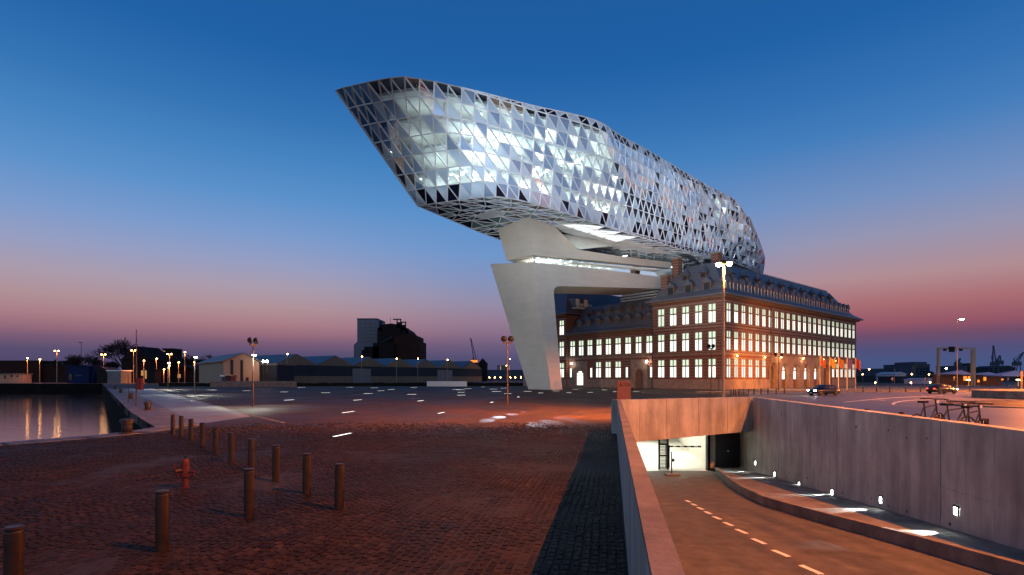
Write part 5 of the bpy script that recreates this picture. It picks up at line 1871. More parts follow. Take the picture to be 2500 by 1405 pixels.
# ---- quay mast with lifebuoy
b_ = G(333, 992)
ms = thing('quay_mast', 'tall thin mast with a red lifebuoy case beside the quay', 'mast', b_)
zt = H + (922 - 805) / F * b_.y
MB().lathe([(.07, 0), (.05, 4), (.03, zt)], n=8, c=b_).build('pole', M['dark_metal'], parent=ms)
MB().box(b_.x + .06, b_.y - .12, 1.35, b_.x + .5, b_.y + .12, 2.35).build('lifebuoy_case', M['red'], parent=ms)
b_ = G(313, 985)
t = thing('quay_post', 'thin dark post between the mooring bollards', 'post', b_)
MB().lathe([(.035, 0), (.03, (985 - 913) / F * b_.y)], n=8, c=b_).build('pole', M['dark_metal'], parent=t)
MB().lathe([(.06, 0), (.06, .02)], n=8, c=b_).build('base', M['dark_metal'], parent=t)

# ================================================================== FAR BANK AND SKYLINE
def far_box(name, label, cat, x0, x1, yt, yb, Y, depth, m, group=None, extra=None):
    """building whose facade spans given picture columns at distance Y, standing on the ground"""
    a, b2 = W(x0, yt, Y), W(x1, yt, Y)
    t = thing(name, label, cat, (a.x, Y, 0), group)
    MB().box(a.x, Y, 0, b2.x, Y + depth, a.z).build('wall', m, parent=t)
    return t, a, b2
# low dark walls at the back of the plaza
def low_wall(x0, x1, yt, yb, m, lb):
    p, q = G(x0, yb), G(x1, yb)
    zt = H + (922 - yt) / F * p.y
    t = thing('low_wall', lb, 'wall', p)
    n_ = 6
    for i in range(n_):
        a, b2 = p.lerp(q, i / n_), p.lerp(q, (i + 1) / n_)
        g = (b2 - a) * .004
        MB().hexa([a + g, b2 - g, b2 - g + Vector((0, .5, 0)), a + g + Vector((0, .5, 0))], [v_ + Vector((0, 0, zt)) for v_ in (a + g, b2 - g, b2 - g + Vector((0, .5, 0)), a + g + Vector((0, .5, 0)))]).build('block', m, parent=t)
low_wall(513, 723, 931, 946.5, M['concrete_cap'], 'long low concrete wall at the back of the plaza below the small shed')
low_wall(1042, 1140, 931.5, 944, M['plaster'], 'short pale low wall at the back of the plaza before the warehouse')
hp, hq = G(380, 944), G(1290, 943)
hg = thing('hedge', 'long dark hedge along the back of the plaza', 'hedge', hp)
hm = MB()
N_ = 70
for i in range(N_):
    a, b2 = hp.lerp(hq, i / N_), hp.lerp(hq, (i + 1) / N_)
    h0 = .75 + rnd.random() * .25
    o_ = Vector((0, 2.5, 0))
    u_ = Vector((0, 0, h0))
    hm.hexa([a + o_ * .5, b2 + o_ * .5, b2 + o_, a + o_], [a + o_ * .5 + u_, b2 + o_ * .5 + Vector((0, 0, .75 + rnd.random() * .25)), b2 + o_ + u_, a + o_ + u_])
tag(hm.build('foliage', M['hedge'], parent=hg), kind='stuff')

# warehouse with a row of gables
wa, wb = Vector((-90, 200, 0)), Vector((-17.0, 308, 0))
wdir = (wb - wa).normalized()
wnrm = Vector((-wdir.y, wdir.x, 0))
if wnrm.y < 0: wnrm = -wnrm
def wpx(x):
    d = ray(x, 900)
    k = d.x
    # wa + wdir*s : x = k*y
    s = (k * wa.y - wa.x) / (wdir.x - k * wdir.y)
    return s
wh = thing('warehouse', 'long dark warehouse with a row of beige gables and grey sliding doors', 'warehouse', wa)
s0, s1 = wpx(674), wpx(1176)
def WP(s, d, z): return wa + wdir * s + wnrm * d + Vector((0, 0, z))
MB().hexa([WP(s0, 0, 0), WP(s1, 0, 0), WP(s1, 45, 0), WP(s0, 45, 0)], [WP(s0, 0, 7.2), WP(s1, 0, 7.2), WP(s1, 45, 7.2), WP(s0, 45, 7.2)]).build('wall', M['shed_dark'], parent=wh)
MB().hexa([WP(s0, -.12, 0), WP(s1, -.12, 0), WP(s1, -.01, 0), WP(s0, -.01, 0)], [WP(s0, -.12, 2.9), WP(s1, -.12, 2.9), WP(s1, -.01, 2.9), WP(s0, -.01, 2.9)]).build('base_wall', M['beige'], parent=wh)
ng = 7
gw_ = (s1 - s0) / ng
for i in range(ng):
    a = s0 + gw_ * i
    MB().prism([WP(a + .05, -.2, 7.21), WP(a + gw_ - .05, -.2, 7.21), WP(a + gw_ / 2, -.2, 11.3)], wnrm * .6).build('gable', M['beige'], parent=wh)
    r_ = MB()
    for p0, p1 in ((a, a + gw_ / 2), (a + gw_, a + gw_ / 2)):
        r_.hexa([WP(p0, .42, 7.25), WP(p1, .42, 11.3), WP(p1, 46, 11.3), WP(p0, 46, 7.25)], [WP(p0, .42, 7.5), WP(p1, .42, 11.55), WP(p1, 46, 11.55), WP(p0, 46, 7.5)])
    r_.build('roof', M['slate'], parent=wh)
for x0, x1 in ((859.5, 904), (1066.6, 1103)):
    a, c_ = wpx(x0), wpx(x1)
    for p0, p1 in ((a, (a + c_) / 2 - .1), ((a + c_) / 2 + .1, c_)):
        MB().hexa([WP(p0, -.35, 0), WP(p1, -.35, 0), WP(p1, -.15, 0), WP(p0, -.15, 0)], [WP(p0, -.35, 6.2), WP(p1, -.35, 6.2), WP(p1, -.15, 6.2), WP(p0, -.15, 6.2)]).build('sliding_door', M['shed_door'], parent=wh)
# small shed with gable front
sa = W(545, 900, 165); sa.z = 0
sh = thing('gabled_shed', 'pale gabled shed lit orange at one end with dark vertical strips', 'shed', sa)
def SP(u, v, z): return sa + U * u + V * v + Vector((0, 0, z))
def s_at(x):
    k = (x - 1250) / F
    return (k * sa.y - sa.x) / (U.x - k * U.y)
w_ = s_at(633)
ze, za_ = 7.2, 9.9
MB().prism([SP(0, 0, 0), SP(w_, 0, 0), SP(w_, 0, ze), SP(w_ / 2 + .6, 0, za_), SP(0, 0, ze)], V * 36).build('wall', M['cladding'], parent=sh)
rr = MB()
for p0, p1 in (((-.6, ze - .1), (w_ / 2 + .6, za_ + .02)), ((w_ + .6, ze - .1), (w_ / 2 + .6, za_ + .02))):
    rr.hexa([SP(p0[0], -.6, p0[1]), SP(p1[0], -.6, p1[1]), SP(p1[0], 37, p1[1]), SP(p0[0], 37, p0[1])], [SP(p0[0], -.6, p0[1] + .3), SP(p1[0], -.6, p1[1] + .3), SP(p1[0], 37, p1[1] + .3), SP(p0[0], 37, p0[1] + .3)])
rr.build('roof', M['slate'], parent=sh)
for x in (566, 590):
    a, c_ = s_at(x - 3.3), s_at(x + 3.3)
    MB().hexa([SP(a, -.12, 0), SP(c_, -.12, 0), SP(c_, -.01, 0), SP(a, -.01, 0)], [SP(a, -.12, ze + .6), SP(c_, -.12, ze + .6), SP(c_, -.01, ze + .6), SP(a, -.01, ze + .6)]).build('dark_strip', M['shed_dark'], parent=sh)
a, c_ = s_at(600), s_at(607)
MB().hexa([SP(a, -.1, .2), SP(c_, -.1, .2), SP(c_, -.01, .2), SP(a, -.01, .2)], [SP(a, -.1, 2.4), SP(c_, -.1, 2.4), SP(c_, -.01, 2.4), SP(a, -.01, 2.4)]).build('door', M['glass_dark'], parent=sh)
light('sodium_lamp', 'POINT', SP(w_ - 1, -7, 5), 700, SODIUM, size=.3)
cs_ = W(640, 905, 168); cs_.z = 0
t, a, b2 = far_box('low_annex', 'flat-roofed dark annex between the shed and the warehouse', 'building', 633, 676, 892, 935, 175, 14, M['shed_dark'])
MB().box(a.x - .4, 174.6, a.z + .01, b2.x + .4, 189.4, a.z + .5).build('roof', M['concrete_cap'], parent=t)

# grain tower and brick silo
Y = 420
t, a, b2 = far_box('silo_tower', 'tall grey-white grain tower with small dark windows', 'tower', 872, 921, 780, 930, Y, 26, M['silo_white'])
for r_ in range(6):
    for c_, fx_ in enumerate((.14, .34, .47, .6, .72, .9)):
        x = a.x + (b2.x - a.x) * fx_
        z = a.z - 3.5 - r_ * 2.75
        MB().box(x - .45, Y - .1, z - .85, x + .45, Y - .01, z + .85).build('window', M['glass_dark'], parent=t)
MB().box(a.x - .15, Y - .3, a.z + .01, b2.x + .15, Y + 26.3, a.z + .7).build('parapet', M['shed_dark'], parent=t)
c3 = W(862, 842, Y)
MB().prism([(c3.x, Y + 2, 0), (a.x - .02, Y + 2, 0), (a.x - .02, Y + 2, c3.z + 3), (c3.x, Y + 2, c3.z)], (0, 20, 0)).build('annex', M['silo_white'], parent=t)
Y = 400
bs = thing('brick_silo', 'dark brick silo block with curved roof and hoists on top', 'building', (W(970, 900, Y).x, Y, 0))
p = [W(961, 930, Y), W(1025, 930, Y), W(1025, 833, Y), W(1018, 831, Y), W(1018, 820, Y), W(997, 815, Y), (W(961, 823, Y))]
for q in p[:2]: q.z = 0
MB().prism(p, (0, 30, 0)).build('wall', M['brown_brick'], parent=bs)
p = [W(921, 930, Y + 4), W(998, 930, Y + 4), W(998, 812, Y + 4), W(990, 802, Y + 4), W(975, 793, Y + 4), W(955, 790, Y + 4), W(934, 792.5, Y + 4), W(931, 800, Y + 4), W(921, 801, Y + 4)]
for q in p[:2]: q.z = 0
MB().prism(p, (0, 36, 0)).build('rear_block', M['dark_brick'], parent=bs)
for x0, x1, yt in ((883, 911, 855), (890, 926, 847), (911, 962, 838)):
    a, b2 = W(x0, yt, Y - 4), W(x1, yt, Y - 4)
    MB().box(a.x, Y - 4 - (yt < 850), 0, b2.x, Y - .2, a.z).build('step_block', M['dark_brick'], parent=bs)
cv = MB().bar(W(928, 838, Y - 1), W(958, 823, Y - 1), 1.6, 1.2)
cv.build('conveyor', M['shed_dark'], parent=bs)
for x0, x1, yt, yb in ((927, 931, 787, 800), (969, 978, 780, 794), (980, 990, 787, 800), (993, 996, 803, 814)):
    hs_ = MB()
    a, b2 = W(x0, yt, Y + 4), W(x1, yb, Y + 4)
    for x in (a.x, b2.x): hs_.box(x - .35, Y + 4, b2.z - 3, x + .35, Y + 5, a.z)
    hs_.box(a.x - (3 if x0 == 969 else .4), Y + 4, a.z - .4, b2.x + .4, Y + 5, a.z + .4)
    hs_.box(a.x, Y + 4, b2.z - 2, b2.x, Y + 5, (a.z + b2.z) / 2)
    hs_.build('hoist', M['black'], parent=bs)
MB().tube(W(953, 790, Y + 5), W(953, 776, Y + 5), .15, n=5).build('antenna', M['black'], parent=bs)

# far bank on the water side
def simple(name, lb, cat, x0, x1, yt, Y, depth, m, roof=None, rise=0, win=None):
    t, a, b2 = far_box(name, lb, cat, x0, x1, yt, 937, Y, depth, m)
    if roof:
        r_ = MB()
        if rise:
            r_.prism([(a.x - .5, Y - .4, a.z + .01), (b2.x + .5, Y - .4, a.z + .01), ((a.x + b2.x) / 2, Y - .4, a.z + rise)], (0, depth + .8, 0))
        else:
            r_.box(a.x - .3, Y - .3, a.z + .01, b2.x + .3, Y + depth + .3, a.z + .5)
        r_.build('roof', roof, parent=t)
    for wx0, wx1, wy0, wy1, wm in (win or []):
        p0, p1 = W(wx0, wy0, Y), W(wx1, wy1, Y)
        MB().box(p0.x, Y - .12, p1.z, p1.x, Y - .01, p0.z).build('window', wm, parent=t)
    return t
simple('long_block', 'long dark low block behind the far quay at the picture edge', 'building', -40, 95, 883, 262, 12, M['brown_brick'], M['shed_dark'])
simple('long_block', 'dark lower block stepping down beside the long far block', 'building', 96, 163, 893, 264, 12, M['brown_brick'], M['shed_dark'])
simple('site_cabin', 'pale orange-lit cabin with small windows on the far quay', 'cabin', -6, 57, 915, 233, 4, M['cladding'], M['concrete_cap'], 0, [(10, 15, 917, 925, M['glass_dark']), (26, 31, 916, 921, M['glass_dark']), (41, 45, 917, 921, M['glass_dark'])])
simple('blue_container', 'big blue container block on the far quay', 'container', 163, 217, 896, 222, 8, M['blue'], M['blue'], 0, [(169, 176, 914, 929, M['glass_dark']), (184, 200, 915, 919, M['bluegrey'])])
simple('blue_container', 'narrow blue container beside the big blue block', 'container', 219.5, 230, 897, 223, 6, M['blue'], M['blue'])
simple('dark_shed', 'black shed on the far quay beside the pale kiosk', 'shed', 236, 261, 904, 221, 7, M['black'], M['black'], 1.2)
simple('kiosk', 'pale flat kiosk with a light roof edge at the dock corner', 'kiosk', 262, 295, 907, 219, 6, M['shed_door'], M['plaster'])
simple('gabled_house', 'dark silhouette house with steep roof behind the far lamps', 'house', 297, 366, 880, 250, 16, M['dark_brick'], M['dark_brick'], 6.5, [(345, 350, 905, 918, M['warm_window']), (354, 358, 905, 925, M['warm_window'])])
simple('dark_tower', 'small square dark tower with an antenna beyond the lamps', 'tower', 397, 420, 853, 330, 10, M['dark_brick'], M['black'], 0, [(399, 403, 857, 859, M['warm_window'])])
simple('brown_hall', 'long brown hall behind the street lamps', 'hall', 372, 500, 905, 270, 14, M['brown_brick'], M['dark_brick'], 2.5, [(434, 441, 914, 923, M['warm_window'])])
simple('dark_hut', 'dark hut beside the quay road', 'hut', 359, 378, 905, 215, 4, M['black'], M['black'])
# red and blue containers before the shed
simple('red_skip', 'small red tank before the gabled shed', 'tank', 552, 563, 921, 160, 3, M['red'], M['red'])
simple('blue_skip', 'small blue tank beside the red one before the shed', 'tank', 541, 551.5, 920, 160, 3, M['bluegrey'], M['plaster'])

# bare trees
def tree(name, lb, x, Y, ht, seed, wide=1.0):
    r_ = random.Random(seed)
    base = Vector(((x - 1250) / F * Y, Y, 0))
    ht *= 1.45
    t = thing(name, lb, 'tree', base, 'bare trees on the far bank')
    tk, cr_ = MB(), MB()
    tk.tube(base, base + Vector((0, 0, ht * .3)), ht * .03, ht * .022, n=7)
    def grow(p, d, L, rad, lev):
        q = p + d * L
        (tk if lev == 0 else cr_).tube(p, q, max(rad, .07), max(rad * .62, .045), n=3 if lev else 6, caps=False)
        if lev >= 5: return
        k = 4 if lev < 3 else 3
        for i in range(k):
            nd = (d + Vector((r_.uniform(-1, 1) * wide, r_.uniform(-1, 1) * wide, r_.uniform(-.35, .6))) * .75).normalized()
            grow(p + d * L * r_.uniform(.55, 1), nd, L * r_.uniform(.6, .82), rad * .6, lev + 1)
    for i in range(4):
        a = i * 1.57 + r_.random()
        grow(base + Vector((0, 0, ht * .27)), Vector((math.cos(a) * .7 * wide, math.sin(a) * .7 * wide, 1)).normalized(), ht * .26, ht * .016, 0)
    tk.build('trunk', M['bark'], parent=t, fix=False)
    cr_.build('crown', M['bark'], parent=t, fix=False)
for args in (('bare_tree', 'largest bare tree with a round crown behind the steep-roofed house', 303, 262, 15.5, 1, 1.0), ('bare_tree', 'bare tree crown just behind the blue container block', 205, 265, 11, 2, 1.1), ('bare_tree', 'low bare tree next to the blue container, nearer the long block', 165, 268, 9, 3, 1.1),
             ('bare_tree', 'small bare tree rising beside the steep roof', 345, 280, 12, 4, .9), ('bare_tree', 'wide bare tree behind the slim plaza lamp', 478, 300, 12, 5, 1.2), ('bare_tree', 'bare tree beside the small dark tower', 388, 300, 11, 6, 1.1),
             ('bare_tree', 'low bare tree just before the shed roof', 528, 300, 10, 7, 1.2), ('bare_tree', 'faint bare tree between the double lamps and the big tree', 268, 300, 9.5, 8, 1.1), ('bare_tree', 'bare tree behind the single lamp beside the hall', 440, 310, 11.5, 9, 1.1)):
    tree(*args)

# far street lamps
FL = 'orange street lamps on the far bank'
lamps = [(67, 875, 1, 'orange lamp nearest the picture edge on the far bank'), (97, 878, 1, 'orange lamp second from the picture edge on the far bank'), (139, 857, 2, 'double orange lamp before the end of the long far block'), (253, 866, 2, 'double orange lamp above the black shed'),
         (326, 856, 2, 'double orange lamp in front of the steep-roofed house'), (351, 881, 1, 'single orange lamp under the steep roof edge'), (382, 876, 1, 'single orange lamp between house and dark tower'), (414, 864.5, 2, 'double orange lamp before the small dark tower'),
         (451, 860, 1, 'tallest single orange lamp, behind the slim plaza lamp'), (436, 885, 1, 'low orange lamp before the brown hall'), (474, 885, 1, 'low orange lamp beside the slim plaza lamp head'), (413, 893, 1, 'low orange lamp below the double lamp'),
         (400, 902, 1, 'lowest orange lamp near the dark hut'), (883, 871, 1, 'orange lamp on the third warehouse gable'), (968, 876, 1, 'orange lamp on the fourth warehouse gable'), (1020, 876, 1, 'orange lamp on the fifth warehouse gable'), (1092, 879, 1, 'bright orange lamp above the last warehouse gables'),
         (701, 865, 1, 'small lamp above the first warehouse gable'), (1245, 877, 1, 'orange lamp just behind the twin floodlight pole'), (1236, 893, 1, 'pale lamp low behind the twin floodlight pole')]
for i, (x, y, n_, lb) in enumerate(lamps):
    Y = 228 if x < 520 else 196 if x < 1100 else 330
    if 860 < x < 1100: Y = wa.y + wdir.y * wpx(x) - 4
    b_ = Vector(((x - 1250) / F * Y, Y, 0))
    zh = H + (922 - y) / F * Y
    t = thing('street_lamp', lb, 'street lamp', b_, FL)
    MB().lathe([(.16, 0), (.1, zh)], n=6, c=b_).build('pole', M['lamp_paint'], parent=t)
    for dx in ((-.75, .75) if n_ == 2 else (.15,)):
        q = b_ + Vector((dx, -.1, zh))
        if n_ == 2: MB().bar(b_ + Vector((0, 0, zh)), q, .12).build('arm', M['lamp_paint'], parent=t)
        MB().lathe([(.1, .18), (.27, .05), (.29, -.1), (.12, -.25)], n=8, c=q).build('lamp_head', M['lamp_glow'], parent=t)
    if x < 520: light('sodium_lamp', 'SPOT', b_ + Vector((0, -.6, zh - .6)), 2600, SODIUM, target=b_ + Vector((0, -.6, 0)), size=.4, angle=160, blend=.3)
for x, y, lb in ((643, 883, 'twin white floodlight beside the annex, first head'), (652, 883, 'twin white floodlight beside the annex, second head')):
    b_ = Vector(((x - 1250) / F * 168, 168, 0)); zh = H + (922 - y) / F * 168
    t = thing('floodlight', lb, 'floodlight', b_, 'white floodlights beside the annex')
    MB().lathe([(.08, 0), (.05, zh - .3)], n=6, c=b_).build('pole', M['dark_metal'], parent=t)
    MB().lathe([(.15, -.35), (.36, 0), (.15, .4)], n=8, c=b_ + Vector((0, 0, zh))).build('lamp_head', M['white_glow'], parent=t)
t = thing('dark_mast', 'tall unlit mast above the blue container', 'mast', (W(200, 900, 240).x, 240, 0))
b_ = Vector((W(198.5, 900, 240).x, 240, 0)); zh = H + (922 - 838) / F * 240
MB().lathe([(.14, 0), (.09, zh)], n=6, c=b_).build('pole', M['dark_metal'], parent=t)
MB().box(b_.x - .9, 239.8, zh, b_.x + .25, 240.2, zh + .35).build('lamp_head', M['dark_metal'], parent=t)

# harbour cranes
def crane(lb, x, yb, Y, tip, m='bluegrey', hgt=8):
    b_ = Vector(((x - 1250) / F * Y, Y, 0))
    t = thing('harbour_crane', lb, 'crane', b_, 'harbour cranes')
    zc_ = H + (922 - yb) / F * Y
    for dx, dy in ((-1.6, 0), (1.6, 0), (-1.6, 4), (1.6, 4)):
        MB().bar(b_ + Vector((dx * 1.4, dy, 0)), b_ + Vector((dx * .4, dy * .7, zc_)), .3).build('leg', M[m], parent=t)
    MB().box(b_.x - 1.3, Y - .5, zc_, b_.x + 1.1, Y + 2.5, zc_ + 2).build('cab', M[m], parent=t)
    tp = W(*tip, Y + 1.5)
    jb = MB()
    r0 = b_ + Vector((.4, 1.5, zc_ + 2))
    for dx in (-.45, .45):
        jb.bar(r0 + Vector((dx * 2, 0, 0)), tp + Vector((dx * .4, 0, 0)), .35)
    for i in range(8):
        f = i / 8
        jb.bar(r0.lerp(tp, f) + Vector((-.9 * (1 - f) - .1, 0, 0)), r0.lerp(tp, f + .12) + Vector((.8 * (1 - f) + .1, 0, 0)), .2)
    jb.build('jib', M[m], parent=t, fix=False)
    af = r0 + Vector((-1.5, 0, (tp.z - r0.z) * .35))
    MB().bar(r0 + Vector((-1.2, 0, 0)), af, .4).bar(af, tp, .14).build('stay', M[m], parent=t)
    return t
crane('dark crane with upright jib behind the warehouse end', 1158, 884, 360, (1149, 826), 'shed_dark')
crane('tall crane with near-upright jib on the skyline past the gantry', 2432, 893, 300, (2425, 844))
crane('double-boomed crane beside the tallest skyline crane', 2444, 890, 290, (2441, 868))
crane('crane cut by the picture edge', 2487, 893, 280, (2499, 860))
crane('small distant crane seen inside the gantry frame', 2342, 893, 330, (2345, 875))
# lit ship deck glow at the crane foot
t, a, b2 = far_box('lit_cabin', 'small orange-lit deck cabin at the foot of the dark crane', 'cabin', 1149, 1166, 878, 930, 355, 6, M['brown_brick'])
MB().box(a.x, 354.8, a.z - 2, b2.x, 354.98, a.z - .4).build('window', M['orange_glow'], parent=t)
simple('end_house', 'dark house end beyond the warehouse', 'house', 1168, 1188, 889, 330, 14, M['dark_brick'], M['dark_brick'], 3.5)
# middle skyline between warehouse and leg
simple('harbour_hall', 'long blue-grey hall on the horizon behind the twin floodlight pole', 'hall', 1188, 1330, 905, 460, 30, M['bluegrey'], M['bluegrey'])
simple('plant', 'pale lit plant on the horizon behind the pole', 'plant', 1214, 1240, 894, 480, 20, M['shed_door'], M['bluegrey'], 0, [(1221, 1223, 893, 905, M['warm_window']), (1243, 1245, 893, 905, M['warm_window'])])
for i, x in enumerate((1272, 1258, 1246, 1222, 1208, 1195)):
    b_ = Vector(((x - 1250) / F * 300, 300, 0))
    t = thing('quay_lamp', '%s low orange quay lamp in the far line, counted from the concrete leg' % ordinal(i), 'lamp', b_, 'low orange quay lamps beside the leg')
    MB().lathe([(.07, 0), (.07, 2.1)], n=6, c=b_).build('post', M['dark_metal'], parent=t)
    MB().lathe([(.1, 2.1), (.32, 2.3), (.1, 2.7)], n=8, c=b_).build('lamp_head', M['lamp_glow'], parent=t)
    if x in (1208, 1258): light('sodium_lamp', 'POINT', b_ + Vector((0, -1, 2.5)), 500, SODIUM, size=.3)

# right skyline
simple('far_hall', 'low blue-grey hall on the skyline past the brick building', 'hall', 2150, 2202, 902, 420, 30, M['bluegrey'], M['bluegrey'])
t = simple('office_block', 'square dark office block on the skyline', 'office block', 2225, 2270, 891, 400, 30, M['bluegrey'], M['bluegrey'])
a, b2 = W(2232, 884, 404), W(2263, 891, 404)
MB().box(a.x, 404, b2.z, b2.x, 425, a.z).build('penthouse', M['bluegrey'], parent=t)
for c_ in range(5):
    for r_ in range(4):
        p0 = W(2228 + c_ * 8.5, 894 + r_ * 6, 400)
        MB().box(p0.x, 399.88, p0.z - 1.1, p0.x + 1.7, 399.98, p0.z).build('window', M['glass_dark'], parent=t)
simple('skyline_block', 'grey block on the skyline inside the gantry frame', 'building', 2340, 2362, 895, 380, 20, M['bluegrey'], M['bluegrey'])
simple('skyline_tower', 'dark narrow block beside the gantry leg', 'tower', 2364, 2372, 889, 385, 10, M['shed_dark'], M['shed_dark'])
simple('ship_hull', 'dark rounded hull on the skyline beside the cranes', 'ship', 2445, 2478, 899, 330, 20, M['shed_dark'], M['shed_dark'], 1.5)
simple('pink_hall', 'low pinkish lit hall behind the far kerb', 'hall', 2184, 2212, 914, 240, 12, M['canvas'], M['canvas'], 1.0)
simple('dark_hall', 'low dark hall behind the far kerb past the brick building', 'hall', 2092, 2135, 918, 260, 12, M['shed_dark'], M['bluegrey'])
simple('dark_hall', 'long low dark hall behind the chevron signs', 'hall', 2190, 2262, 922, 230, 12, M['shed_dark'], M['shed_dark'])
simple('pale_tent', 'long pale tent roof before the gantry', 'tent', 2255, 2290, 927, 200, 10, M['canvas'], M['canvas'], .5)
# gantry over the road
Y = 150
gA, gB = W(2293, 853, Y), W(2378, 854.5, Y)
ga = thing('road_gantry', 'pale steel portal gantry standing over the road', 'gantry', (gA.x, Y, 0))
for p, w_ in ((gA, .5), (gB, .95)):
    MB().box(p.x - w_ / 2, Y, 0, p.x + w_ / 2, Y + .6, p.z - .003).build('leg', M['lamp_paint'], parent=ga)
MB().box(gA.x - .3, Y - .01, gA.z, gB.x + .55, Y + .61, gA.z + .45).build('beam', M['lamp_paint'], parent=ga)
for i, x in enumerate((2307, 2324, 2346)):
    c = W(x, 856, Y - .3)
    MB().box(c.x - .3 - .35 * (i == 1), Y - .5, gA.z - .5 - .3 * (i == 1), c.x + .3 + .35 * (i == 1), Y - .02, gA.z + (.7 if i == 1 else .1)).build('signal_box', M['black'], parent=ga)
for k in range(5):
    MB().box(gA.x - .33, Y - .06, .8 + k * .42, gA.x + .33, Y - .005, 1.0 + k * .42).build('warning_band', M['black'], parent=ga)
# tents and terrace
TG = 'pale tent roofs of the terrace'
for x0, x1, ya, ye, lb in ((2318, 2376, 904, 914, 'pale pyramid tent roof behind the tall white-headed lamp'), (2384, 2444, 909, 915.5, 'pale pyramid tent roof in the middle of the terrace'), (2438, 2520, 905, 919, 'large lilac tent roof at the picture edge')):
    Y = 150
    a, b2 = W(x0, ye, Y), W(x1, ye, Y)
    ap_ = W((x0 + x1) / 2, ya, Y + 3)
    t = thing('terrace_tent', lb, 'tent', ((a.x + b2.x) / 2, Y, 0), TG)
    cn = [(a.x, Y, a.z), (b2.x, Y, a.z), (b2.x, Y + 6, a.z), (a.x, Y + 6, a.z)]
    MB().add(cn + [tuple(ap_), (ap_.x - .01, ap_.y, ap_.z)], [(0, 1, 4), (1, 2, 4), (2, 3, 4), (3, 0, 4), (3, 2, 1, 0)]).build('canopy', M['canvas'], parent=t)
    for p in cn: MB().tube((p[0], p[1], 0), p, .06, n=6).build('leg', M['dark_metal'], parent=t)
simple('terrace_pavilion', 'brown wooden terrace pavilion with orange-lit openings under the tents', 'pavilion', 2308, 2376, 917, 158, 5, M['wood'], M['wood'], 0, [(2352, 2360, 919, 930, M['orange_glow']), (2363, 2368, 919, 926, M['orange_glow']), (2328, 2331, 920, 926, M['orange_glow'])])
simple('terrace_pavilion', 'dark wooden terrace block with glowing round openings', 'pavilion', 2384, 2446, 918, 158, 5, M['wood'], M['wood'], 0, [(2401, 2407, 921, 930, M['orange_glow']), (2386, 2391, 928, 934, M['orange_glow']), (2444, 2449, 925, 929, M['orange_glow'])])
for x, lb in ((2365, 'glowing patio heater under the first tent'), (2486, 'glowing patio heater under the large lilac tent')):
    b_ = Vector(((x - 1250) / F * 152, 152, 0))
    t = thing('patio_heater', lb, 'heater', b_, 'patio heaters of the terrace')
    MB().lathe([(.25, 0), (.06, .2), (.06, 1.55)], n=8, c=b_).build('post', M['orange_glow'], parent=t)
    MB().lathe([(.1, 1.56), (.55, 1.7), (.1, 1.85)], n=10, c=b_).build('hood', M['lamp_glow'], parent=t)
# chevron signs
for x, lb in ((2179, 'red and white chevron sign nearest the brick building'), (2260, 'red and white chevron sign before the pale tent'), (2328, 'red and white chevron sign before the first tent'), (2460, 'red and white chevron sign before the lilac tent')):
    Y = 140
    c = W(x, 926, Y)
    t = thing('chevron_sign', lb, 'sign', (c.x, Y, 0), 'chevron signs round the road')
    MB().box(c.x - .4, Y, c.z - .4, c.x + .4, Y + .06, c.z + .4).build('board', M['red'], parent=t)
    s_ = 1 if x > 2300 else -1
    MB().prism([(c.x - .15 * s_, Y - .02, c.z - .34), (c.x + .22 * s_, Y - .02, c.z), (c.x - .15 * s_, Y - .02, c.z + .34), (c.x + .05 * s_, Y - .02, c.z + .34), (c.x + .38 * s_, Y - .02, c.z), (c.x + .05 * s_, Y - .02, c.z - .34)], (0, .015, 0)).build('chevron', M['paint_white'], parent=t)
    MB().tube((c.x, Y + .03, 0), (c.x, Y + .03, c.z - .4), .04, n=6).build('post', M['dark_metal'], parent=t)
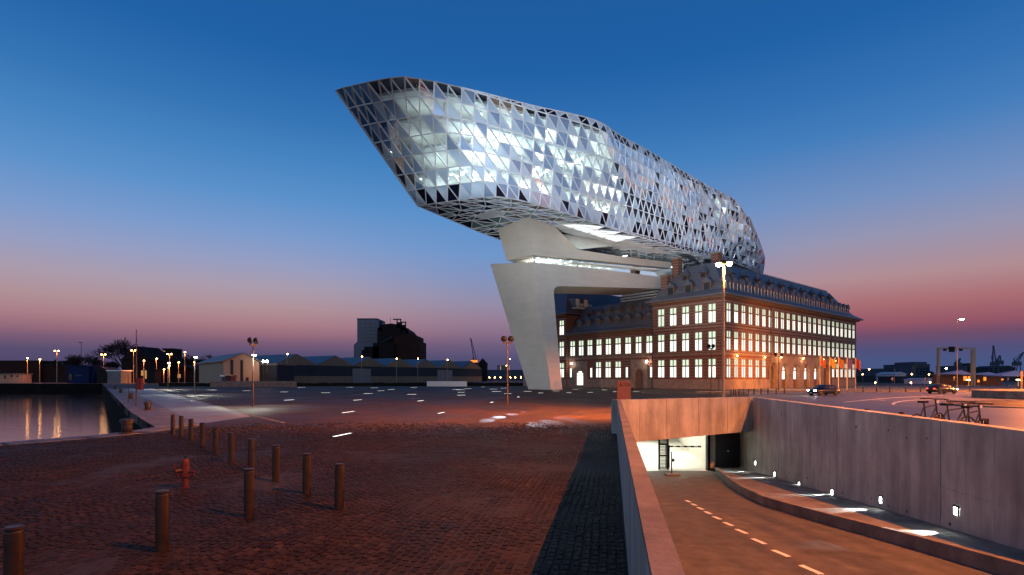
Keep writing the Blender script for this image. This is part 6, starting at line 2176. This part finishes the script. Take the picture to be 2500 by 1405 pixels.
# banded post at the picture edge
b_ = Vector((W(2494, 900, 80).x, 80, 0))
t = thing('banded_post', 'yellow post with black bands at the picture edge', 'post', b_)
MB().lathe([(.13, 0), (.13, 3.3)], n=10, c=b_).build('post', mat('yellow_paint', (.55, .3, .02), .5, noise=.15), parent=t)
for k in range(3): MB().lathe([(.135, .9 + k * .3), (.135, 1.05 + k * .3)], n=10, c=b_).build('band', M['black'], parent=t)
# bright skyline lamps
SL = 'lamps on the right-hand skyline'
for x, y, Y, m_, lb in ((2122, 902, 300, 'lamp_glow', 'brightest skyline lamp just past the brick building'), (2226, 914, 250, 'lamp_glow', 'orange lamp beside the office block'), (2268, 915, 250, 'lamp_glow', 'small lamp at the far end of the office block'), (2106, 915, 260, 'lamp_glow', 'small lamp between the brick corner and the brightest lamp'),
                        (2310, 900, 300, 'white_glow', 'small white lamp inside the gantry frame'), (2137, 935, 160, 'lamp_glow', 'low lamp by the far kerb under the brightest lamp'), (2224, 935, 160, 'lamp_glow', 'low lamp by the far kerb under the office block'), (2271, 934, 160, 'lamp_glow', 'low lamp by the far kerb before the gantry'), (2184, 903, 190, 'lamp_paint', 'unlit lamp before the low far hall')):
    b_ = Vector(((x - 1250) / F * Y, Y, 0)); zh = H + (922 - y) / F * Y
    t = thing('skyline_lamp', lb, 'street lamp', b_, SL)
    MB().lathe([(.1, 0), (.07, max(.3, zh - .3))], n=6, c=b_).build('pole', M['lamp_paint'], parent=t)
    r_ = .0012 * Y
    MB().lathe([(r_ * .4, -r_), (r_, 0), (r_ * .4, r_)], n=8, c=b_ + Vector((0, 0, zh))).build('lamp_head', M[m_], parent=t)
# dark wood line far off
fw = MB()
for k in range(160):
    x = -60 + k * 17
    a = Vector(((x - 1250) / F * 700, 700, 0))
    h_ = 6 + 5 * rnd.random()
    fw.add([a, a + Vector((11, 0, 0)), a + Vector((11, 8, 0)), a + Vector((0, 8, 0)), a + Vector((2, 3, h_)), a + Vector((8, 4, h_ * .9))], [(0, 1, 5, 4), (2, 3, 4, 5), (3, 0, 4), (1, 2, 5)])
o = fw.build('far_woods', M['hedge'])
tag(o, 'far dark treeline on the horizon', kind='stuff')
